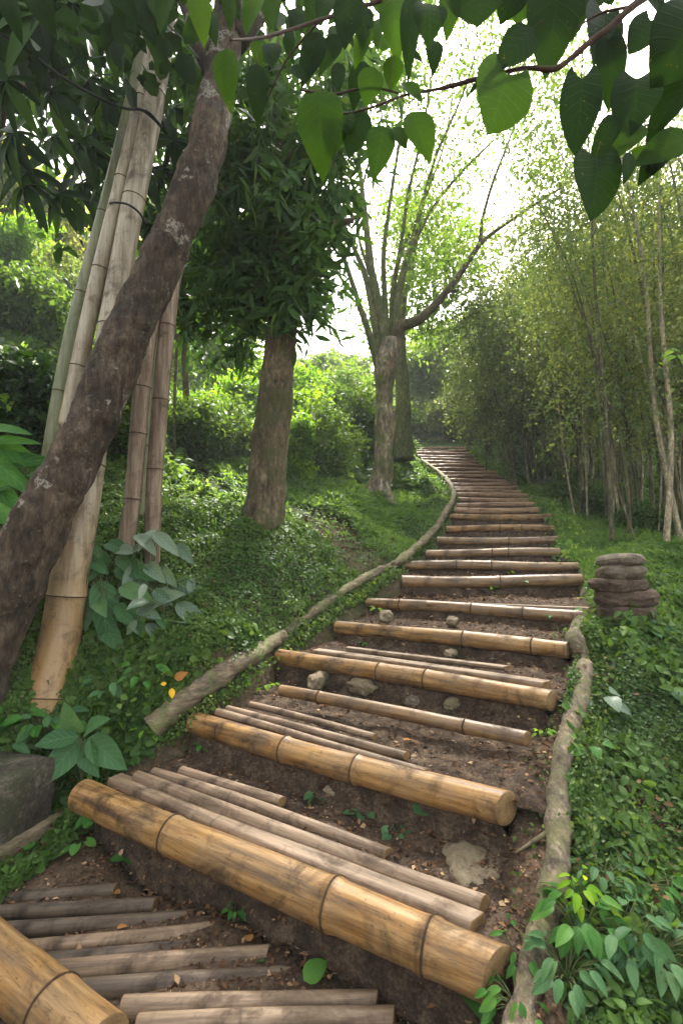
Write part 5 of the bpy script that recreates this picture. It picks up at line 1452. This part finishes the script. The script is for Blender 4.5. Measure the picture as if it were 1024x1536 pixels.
# little plants
GS2 = 'small green plants growing on the stair'
for lab, px, py, n, r, h, s, mat, tp in (
        ('small leafy seedling under the lowest step log on the dark earth', 350, 1385, 8, .022, .05, .035, 'plant', G_OVAL),
        ('seedling with two leaves beside the left end of the second step log', 302, 1128, 4, .015, .035, .045, 'plant', G_BROAD),
        ('creeper sprig with round leaves on the lowest tread, left half', 478, 1200, 8, .04, .02, .036, 'plant_teal', G_HEART),
        ('creeper sprig with round leaves on the lowest tread, middle', 545, 1222, 8, .045, .02, .034, 'plant_teal', G_HEART),
        ('creeper sprig tip with small round leaves near the flat stone', 592, 1252, 6, .035, .015, .03, 'plant_teal', G_HEART),
        ('heart-leaved weed below the left end of the lowest step log', 145, 1250, 5, .04, .08, .055, 'plant', G_HEART),
        ('heart-leaved weed at the foot of the kerb', 120, 1280, 5, .04, .05, .05, 'plant', G_HEART),
        ('leafy weed against the kerb at the left picture edge', 45, 1278, 7, .05, .06, .055, 'plant', G_HEART),
        ('single round-leaved weed on the dark earth left of the landing', 188, 1295, 2, .01, .03, .055, 'plant', G_HEART),
        ('tiny weed before the right end of the fifth step log', 830, 935, 9, .03, .05, .035, 'plant', G_OVAL),
        ('green weed on the earth before the first upper log, right side', 780, 880, 9, .05, .05, .05, 'plant', G_OVAL),
        ('small weed on the wide earth tread, middle right', 738, 885, 7, .03, .04, .045, 'lime', G_OVAL),
        ('tiny bright leaf cluster between the first two upper logs', 763, 861, 6, .02, .03, .05, 'lime', G_OVAL),
        ('yellow green sprig near the left end of the fifth step log', 565, 922, 5, .02, .06, .05, 'lime', G_OVAL),
        ('tiny weed under the left end of the fourth step log', 545, 968, 6, .02, .03, .03, 'plant', G_OVAL),
        ('bright green tuft left of the thin pole', 398, 1035, 12, .05, .04, .045, 'lime', G_OVAL),
        ('bright green tuft at the broken end of the edging log', 222, 1105, 12, .05, .04, .04, 'lime', G_OVAL),
        ('small weed by the left end of the poles on the lowest tread', 195, 1150, 6, .02, .03, .03, 'plant', G_OVAL),
        ('mossy weed on the earth at the right of the third tread', 815, 1105, 8, .03, .03, .025, 'lime', G_OVAL),
        ('tiny green leaf pair at the right of the landing poles', 395, 1452, 2, .008, .012, .03, 'plant', G_OVAL)):
    plant('small_plant', lab, gh(px, py), rosette(n, r, h, s, face=(0, -.35, 1)), tp, mat, group=GS2, stem_r=.0013)
# single big leaves
flat_leaf('fallen_leaf', 'large fresh green leaf standing on the earth below the lowest step log', 'leaf', 455, 1482, .085, 'plant', .55, G_BROAD, .02, None, (-.3, -.8, .6), .9, .3)
flat_leaf('fallen_leaf', 'long green leaf hanging at the bottom edge under the lowest log', 'leaf', 690, 1500, .12, 'plant', -1.1, G_LONG, .03, None, (.2, -.5, .8), .3)
flat_leaf('fallen_leaf', 'round dull green leaf lying beside the flat stone of the lowest tread', 'leaf', 618, 1222, .09, 'plant_teal', -.4, G_BROAD, .03, None, (0, -.7, .7), .3)
# plants at the lower right
GR = 'broad leafy plants at the lower right'
for lab, px, py, d, n, r, h, s, mat in (
        ('bright leafy plant right of the root, lightest of the lower right plants', 870, 1425, 1.42, 14, .05, .11, .085, 'plant'),
        ('lime tipped shoot on top of the bright plant beside the root', 868, 1385, 1.46, 7, .02, .13, .055, 'lime'),
        ('leafy plant in the bottom right, middle of the group', 930, 1440, 1.40, 14, .06, .10, .08, 'plant_teal'),
        ('leafy plant in the bottom right corner', 985, 1480, 1.38, 14, .06, .10, .075, 'plant_teal'),
        ('leafy plant between the cut end of the lowest log and the root', 780, 1350, 1.42, 12, .04, .08, .055, 'plant'),
        ('leafy weed under the cut end of the lowest log', 775, 1450, 1.32, 12, .05, .06, .06, 'plant'),
        ('plant with drooping leaves at the bottom edge right of the root', 850, 1500, 1.33, 12, .05, .07, .075, 'plant_teal'),
        ('leafy plant above the bright one at the right of the root', 900, 1350, 1.60, 12, .06, .08, .06, 'plant_teal'),
        ('leafy plant near the right edge above the bottom corner plants', 960, 1370, 1.62, 12, .07, .07, .06, 'plant'),
        ('dark leafy plant at the right picture edge below the bare twigs', 1010, 1400, 1.55, 12, .06, .08, .06, 'plant_teal')):
    c = P(px, py, d); g = np.array([c[0], c[1], float(height(c[0:1], c[1:2])[0]) - .01])
    plant('leafy_plant', lab, g, rosette(int(n * 2.3), r * 1.35, h, s * .72, -.3, face=(0, -.35, 1)), G_ACUMN, mat, group=GR, stem_r=.0022)
for lab, px, py, d, n, s, mat in (
        ('plant with two pale oval leaves at the foot of the stone stack', 965, 965, 2.95, 7, .13, 'plant_teal'),
        ('grey leaved plant in the cover right of the root', 905, 1060, 2.35, 5, .08, 'plant_sheen'),
        ('green leaved plant near the right edge, above a brown leaf', 1010, 1055, 2.5, 5, .09, 'plant_teal'),
        ('leafy sprig on the bank right of the root, below the grey leaves', 885, 1135, 2.05, 7, .06, 'plant')):
    c = P(px, py, d); g = np.array([c[0], c[1], float(height(c[0:1], c[1:2])[0])])
    plant('leafy_plant', lab, g, rosette(n, .05, .09, s, -.1, face=(0, -.5, .9)), G_BROAD, mat, group='broad leaves in the right bank cover', stem_r=.0022)
for lab, px, py, d, n, s_, mat in (
        ('leafy plant hiding the foot of the golden bamboo pole', 60, 1070, 2.62, 16, .085, 'plant'),
        ('leafy plant between the golden pole foot and the big drooping leaves', 105, 1062, 2.66, 14, .075, 'plant'),
        ('leafy shrublet right in front of the foot of the golden bamboo pole', 72, 1040, 2.64, 22, .08, 'plant_teal'),
        ('leafy plant at the foot of the leaning trunk', 20, 985, 2.62, 16, .08, 'plant'),
        ('dark leafy plant at the left edge above the mossy block', 8, 1085, 2.5, 16, .08, 'plant_teal'),
        ('leafy weed on the left bank above the drooping leaves', 165, 1040, 2.75, 14, .07, 'plant_teal'),
        ('leafy weed on the left bank left of the withered yellow leaf', 210, 1050, 2.72, 14, .065, 'plant')):
    c = P(px, py, d); g = np.array([c[0], c[1], float(height(c[0:1], c[1:2])[0]) - .01])
    plant('leafy_plant', lab, g, rosette(n, .09, .12, s_, -.2, face=(0, -.4, 1)), G_ACUMN, mat, group='leafy plants low on the left bank', stem_r=.002)
edge_fringe('bank_fringe', 'creepers spilling over the steep bank beside the broken edging log', 'cover', T_ROUND, [q + np.array([-.14, .10, .05]) for q in e1 + e2[:4]], 7000, .06, .024, .06, .14)
edge_fringe('bank_fringe', 'small weeds at the foot of the broken edging log on its stair side', 'cover', T_ROUND, [q + np.array([.06, -.05, -.05]) for q in e1 + e2[1:5]], 2600, .03, .020, .04, .06)
edge_fringe('bank_fringe', 'heart-shaped creepers low beside the broken edging log', 'bush', T_ROUND, [q + np.array([-.16, .08, .10]) for q in e1[:4]], 2200, .07, .04, .06, .12)
_hump = [(-.86, 2.72), (-.78, 2.84), (-.72, 2.92), (-.66, 3.0), (-.60, 3.10)]
_kx = RNG.integers(0, 5, 5200); _kp = np.array(_hump)[_kx] + RNG.normal(size=(5200, 2)) * .045
_kz = height(_kp[:, 0], _kp[:, 1]) + .03 * RNG.random(5200)
_kn = np.array([.5, -.4, 1.]) + RNG.normal(size=(5200, 3)) * .45
tag(leaves('bank_creeper', M['cover'], T_ROUND, np.column_stack([_kp, _kz]), rand_dir(5200, .3), _kn, .017 + .012 * RNG.random(5200)), 'small creepers on the hump behind the broken edging log', 'ground cover', None, 'stuff')
# orange flower, yellow leaves, dead twigs
c = P(868, 1300, 1.66); g = np.array([c[0], c[1], float(height(c[0:1], c[1:2])[0])])
o = thing('flower', 'small orange yellow flower among the weeds right of the root', 'flower', g)
mb = MB(); mb.tube([g, g + [0, 0, .04], c], [.0015, .0015, .0015], 5, 3); mb.build('stem', M['stem'], o, g)
mb = MB()
for k in range(9):
    a = 2 * PI * k / 9; dv_ = np.array([math.cos(a) * .7, -.4, math.sin(a) * .7]); mb.tube([c, c + dv_ * .008, c + dv_ * .015], [.003, .005, .001], 6, 3)
mb.build('petals', M['flower'], o, g)
for px, py, d, dx, dz, s, lab, mt in ((258, 1032, 2.55, .1, -1, .05, 'yellow hanging leaf above the broken end of the edging log', 'yellow'), (262, 1018, 2.55, 1, .5, .07, 'tan curled dead leaf above the broken end of the edging log', 'dead'), (250, 1025, 2.55, -.9, -.1, .03, 'tiny yellow leaf left of the hanging yellow one', 'yellow')):
    c = P(px, py, d); tag(leaves('withered_leaf', M[mt], G_OVAL, [c], [[dx, -.2, dz]], [[.2, -1, .3]], np.array([s]), np.array([.5]), None, c, True), lab, 'leaf')
for px, py, px2, py2, d, w, lab in ((985, 1390, 960, 1340, 1.65, 10, 'broken brown twig stump at the right edge'), (1030, 1425, 985, 1440, 1.5, 9, 'brown dead twig at the right edge above the corner plants'), (1000, 1380, 1020, 1350, 1.68, 8, 'small curled brown bark piece at the right edge'),
                                    (950, 1225, 985, 1215, 1.95, 5, 'thin dead twig on the bare patch of the right bank'), (905, 1200, 930, 1245, 1.95, 5, 'thin crooked twig beside the bare patch')):
    a = P(px, py, d); b = P(px2, py2, d); r_ = w / F_PX * d / 2; m_ = (a + b) / 2 + [0, 0, .015]
    o = thing('dead_twig', lab, 'twig', a); mb = MB(); mb.tube([a, m_, b], [r_, r_ * .9, r_ * .4], 8, 5, lump=.3, lscale=25); mb.build('wood', M['root'], o, a)

# lime sprig at the right edge
b = P(1040, 560, 4.0); o = thing('lime_sprig', 'sprig of lime green leaves in front of the thicket at the right edge', 'branch', b)
mb = MB(); mb.tube([P(1075, 700, 4.1), P(1050, 610, 4.0), P(1010, 525, 3.95)], [.006, .005, .002], 6, 5); mb.build('twig', M['twig'], o, b)
for k in range(16):
    q = P(RNG.uniform(990, 1050), RNG.uniform(518, 552), 3.95 + RNG.normal() * .06)
    leaves('leaf', M['lime'], G_OVAL, [q], [[RNG.normal(), -.3, -.3 + .3 * RNG.normal()]], [[0, -.6, .7]], np.array([.09]), np.array([RNG.random()]), o, b, True)

# ------------------------------------------------------------------ overhanging leaves close to the camera
def hang_branch(label, stems, lvs, mat_default='big_dark', wood='twig'):
    b0_ = P(*stems[0][0][:3])
    o = thing('overhanging_branch', label, 'branch', b0_, 'branches hanging into the top of the view')
    mb = MB()
    for s in stems:
        p, r = PW(s); mb.tube(p, r, 10, 8, lump=.15, lscale=30)
    for l in lvs:
        x0, y0, x1, y1, w, d, m = l[:7]; 
        a = P(x0, y0, d)
        if len(l) > 7: mb.tube([P(l[7], l[8], d), (P(l[7], l[8], d) + a) / 2 + np.array([0, 0, .003]), a], [.0016, .0013, .001], 5, 4)
    mb.build('stem', M[wood], o, b0_)
    for l in lvs:
        x0, y0, x1, y1, w, d, m = l[:7]
        x1 = x0 + (x1 - x0) * .86; y1 = y0 + (y1 - y0) * .86; w = w * .88
        a = P(x0, y0, d); e = P(x1, y1, d - .02 + RNG.normal() * .015); L = float(np.linalg.norm(e - a))
        wpx = w; lpx = math.hypot(x1 - x0, y1 - y0)
        heart = m in ('H', 'h'); tpl = G_HEART if heart else G_OVAL
        tv = tpl[0].copy(); asp = (wpx / max(lpx, 1)) / (.94 if heart else .60)
        tv[:, 0] *= asp; tv[:, 2] = tv[:, 2] * RNG.uniform(.3, 1.3) + .10 * RNG.normal() * tv[:, 0] * tv[:, 1] * 2 - RNG.uniform(0, .25) * tv[:, 1] ** 2
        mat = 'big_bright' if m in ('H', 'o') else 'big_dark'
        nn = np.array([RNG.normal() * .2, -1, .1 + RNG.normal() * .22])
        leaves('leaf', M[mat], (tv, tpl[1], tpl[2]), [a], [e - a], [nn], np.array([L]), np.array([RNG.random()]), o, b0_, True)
    return o
D1 = 1.25
hang_branch('nearest overhanging branch with large heart-shaped leaves across the top right',
    [[(1010, -30, 1.3, 13), (950, 8, D1, 12), (918, 38, D1, 11), (885, 62, D1, 10), (850, 92, D1, 8), (828, 104, D1, 10), (800, 102, D1, 8), (775, 104, D1, 7), (740, 112, D1, 5), (705, 121, D1, 7), (680, 128, D1, 8), (655, 134, D1, 5), (610, 142, D1, 4), (560, 160, D1, 4), (520, 170, D1, 3), (470, 172, D1, 3)],
     [(598, 140, D1, 3), (560, 131, D1, 4), (530, 135, D1, 4), (500, 141, D1, 4), (450, 135, D1, 3)],
     [(875, 66, D1, 3), (872, 100, D1, 2), (870, 125, D1, 1)], [(945, 10, D1, 5), (900, 20, D1, 4), (860, 45, D1, 3)],
     [(1040, 150, 1.3, 4), (985, 180, 1.28, 3), (935, 205, D1, 3), (895, 235, D1, 2)]],
    [(760, 112, 735, 203, 88, 1.2, 'H', 790, 104), (893, 237, 896, 320, 64, 1.22, 'h', 900, 212), (872, 118, 866, 228, 54, 1.2, 'h', 872, 100), (955, 118, 952, 188, 50, 1.22, 'h', 965, 80),
     (1040, 110, 972, 184, 50, 1.2, 'd'), (1050, 20, 985, 100, 96, 1.15, 'h'), (1040, 205, 952, 225, 52, 1.2, 'd'), (945, 225, 1005, 250, 36, 1.24, 'o'), (943, 228, 942, 274, 17, 1.2, 'd'),
     (922, 172, 893, 238, 30, 1.22, 'd'), (800, 42, 740, 104, 44, 1.2, 'd', 815, 30), (838, -40, 822, 98, 80, 1.25, 'h'), (765, 100, 690, 118, 26, 1.2, 'd'), (912, 60, 925, 150, 40, 1.28, 'h'),
     (905, 20, 900, 90, 60, 1.3, 'h'), (870, 118, 915, 160, 38, 1.28, 'o'), (615, 168, 653, 232, 44, 1.22, 'o', 600, 145), (480, 135, 478, 242, 58, 1.22, 'o', 490, 140), (575, 188, 562, 262, 38, 1.22, 'o', 560, 160), (590, 82, 588, 138, 42, 1.22, 'o', 585, 138),
     (560, 100, 548, 160, 40, 1.24, 'o'), (590, 190, 612, 215, 18, 1.24, 'd'), (545, 165, 520, 235, 38, 1.26, 'd'), (515, 165, 500, 215, 34, 1.26, 'o'), (640, 5, 652, 46, 30, 1.2, 'd'), (620, -10, 608, 100, 28, 1.22, 'd'),
     (720, -30, 715, 25, 70, 1.2, 'h'), (670, -20, 680, 45, 30, 1.2, 'o'), (770, -30, 760, 30, 60, 1.22, 'd'), (600, 125, 640, 140, 20, 1.25, 'o'), (975, 30, 940, 80, 46, 1.25, 'h'), (1000, 225, 960, 250, 25, 1.25, 'd'),
     (960, 185, 925, 220, 28, 1.22, 'd'), (1020, 60, 1040, 130, 46, 1.3, 'd')])
rl = []
for _ in range(38):
    x = RNG.uniform(280, 650); y = RNG.uniform(-80, 70 if x > 420 else 30) + (35 if 380 < x < 560 else 0)
    L = RNG.uniform(34, 82); a = RNG.normal() * .6
    rl.append((x, y, x + L * math.sin(a), y + L * math.cos(a) * .9, L * RNG.uniform(.38, .55), RNG.uniform(1.4, 2.1), 'd' if RNG.random() < .72 else 'o'))
rl += [(340, 72, 338, 162, 40, 1.25, 'o', 345, 60), (385, 95, 386, 178, 30, 1.3, 'd', 388, 70)]
hang_branch('leafy branch of long dark leaves across the top centre, one leaf bright yellow green',
    [[(700, -60, 1.8, 8), (600, -10, 1.7, 7), (480, 30, 1.65, 6), (400, 55, 1.5, 5), (345, 60, 1.3, 3)], [(480, 30, 1.65, 4), (430, 90, 1.8, 3), (400, 150, 1.9, 2)]], rl)
rl = []
for _ in range(26):
    x = RNG.uniform(-60, 260); y = RNG.uniform(-100, 0)
    L = RNG.uniform(35, 75); a = RNG.normal() * .45
    rl.append((x, y, x + L * math.sin(a), y + L * math.cos(a) * .9, L * RNG.uniform(.38, .5), RNG.uniform(1.7, 2.2), 'd'))
hang_branch('leafy branch of dark leaves in the top left corner', [[(-80, -60, 2.0, 8), (60, -20, 1.9, 7), (180, -10, 1.9, 5), (270, 0, 1.9, 3)]], rl)
rl = []
for _ in range(16):
    x = RNG.uniform(760, 1010); y = RNG.uniform(-90, -20)
    L = RNG.uniform(50, 100); a = RNG.normal() * .5
    rl.append((x, y, x + L * math.sin(a), y + L * math.cos(a) * .9, RNG.uniform(40, 60), RNG.uniform(1.3, 1.7), 'h' if RNG.random() < .8 else 'H'))
hang_branch('fringe of dark heart-shaped leaves along the top right edge', [[(1080, -80, 1.5, 8), (900, -50, 1.5, 6), (700, -45, 1.5, 4)]], rl)

# ------------------------------------------------------------------ light, sky, air
w = bpy.data.worlds.new('World'); SC.world = w; w.use_nodes = True
nt = w.node_tree; nt.nodes.clear()
sky = nt.nodes.new('ShaderNodeTexSky'); sky.sky_type = 'NISHITA'; sky.sun_disc = False
SUN_EL, SUN_AZ = math.radians(53), math.radians(12)    # ahead and to the right of the camera
sky.sun_elevation = SUN_EL; sky.sun_rotation = SUN_AZ
sky.air_density = 1.0; sky.dust_density = 4.0; sky.ozone_density = 1.0
hs = nt.nodes.new('ShaderNodeHueSaturation'); hs.inputs['Saturation'].default_value = .30
bg = nt.nodes.new('ShaderNodeBackground'); bg.inputs['Strength'].default_value = .15
wo = nt.nodes.new('ShaderNodeOutputWorld')
nt.links.new(sky.outputs[0], hs.inputs['Color']); wm = nt.nodes.new('ShaderNodeMix'); wm.data_type = 'RGBA'; wm.blend_type = 'MULTIPLY'; wm.inputs[0].default_value = 1; wm.inputs[7].default_value = (1.0, .985, .90, 1); nt.links.new(hs.outputs[0], wm.inputs[6]); nt.links.new(wm.outputs[2], bg.inputs[0]); nt.links.new(bg.outputs[0], wo.inputs[0])
sd = bpy.data.lights.new('sun', 'SUN'); sd.energy = 4.5; sd.angle = math.radians(7); sd.color = (1, .95, .86)
so = bpy.data.objects.new('sun', sd); COL.objects.link(so)
v = Vector((math.sin(SUN_AZ) * math.cos(SUN_EL), math.cos(SUN_AZ) * math.cos(SUN_EL), math.sin(SUN_EL)))
so.rotation_mode = 'QUATERNION'; so.rotation_quaternion = v.to_track_quat('Z', 'Y'); so.location = (0, 0, 20)

HAZE = 0.003
if HAZE:
    me = bpy.data.meshes.new('haze'); x0, x1, y0, y1, z0, z1 = -70, 70, -8, 95, -12, 60
    me.from_pydata([(x, y, z) for x in (x0, x1) for y in (y0, y1) for z in (z0, z1)], [], [(0, 1, 3, 2), (4, 6, 7, 5), (0, 4, 5, 1), (2, 3, 7, 6), (0, 2, 6, 4), (1, 5, 7, 3)])
    m, nt2, out = new_mat('haze_air'); pv = nt2.nodes.new('ShaderNodeVolumePrincipled'); pv.inputs['Color'].default_value = (.9, .95, .95, 1); pv.inputs['Density'].default_value = HAZE
    nt2.links.new(pv.outputs[0], out.inputs['Volume']); me.materials.append(m)
    tag(obj('haze', me), kind='stuff')

SC.view_settings.view_transform = 'Standard'; SC.view_settings.look = 'None'
SC.view_settings.gamma = 1; SC.view_settings.exposure = 2.45; SC.view_settings.use_curve_mapping = False
SC.render.engine = 'CYCLES'
cy = SC.cycles
cy.max_bounces = 6; cy.diffuse_bounces = 3; cy.glossy_bounces = 2; cy.transmission_bounces = 4; cy.transparent_max_bounces = 4
cy.use_denoising = True
cy.use_adaptive_sampling = True; cy.adaptive_threshold = .02
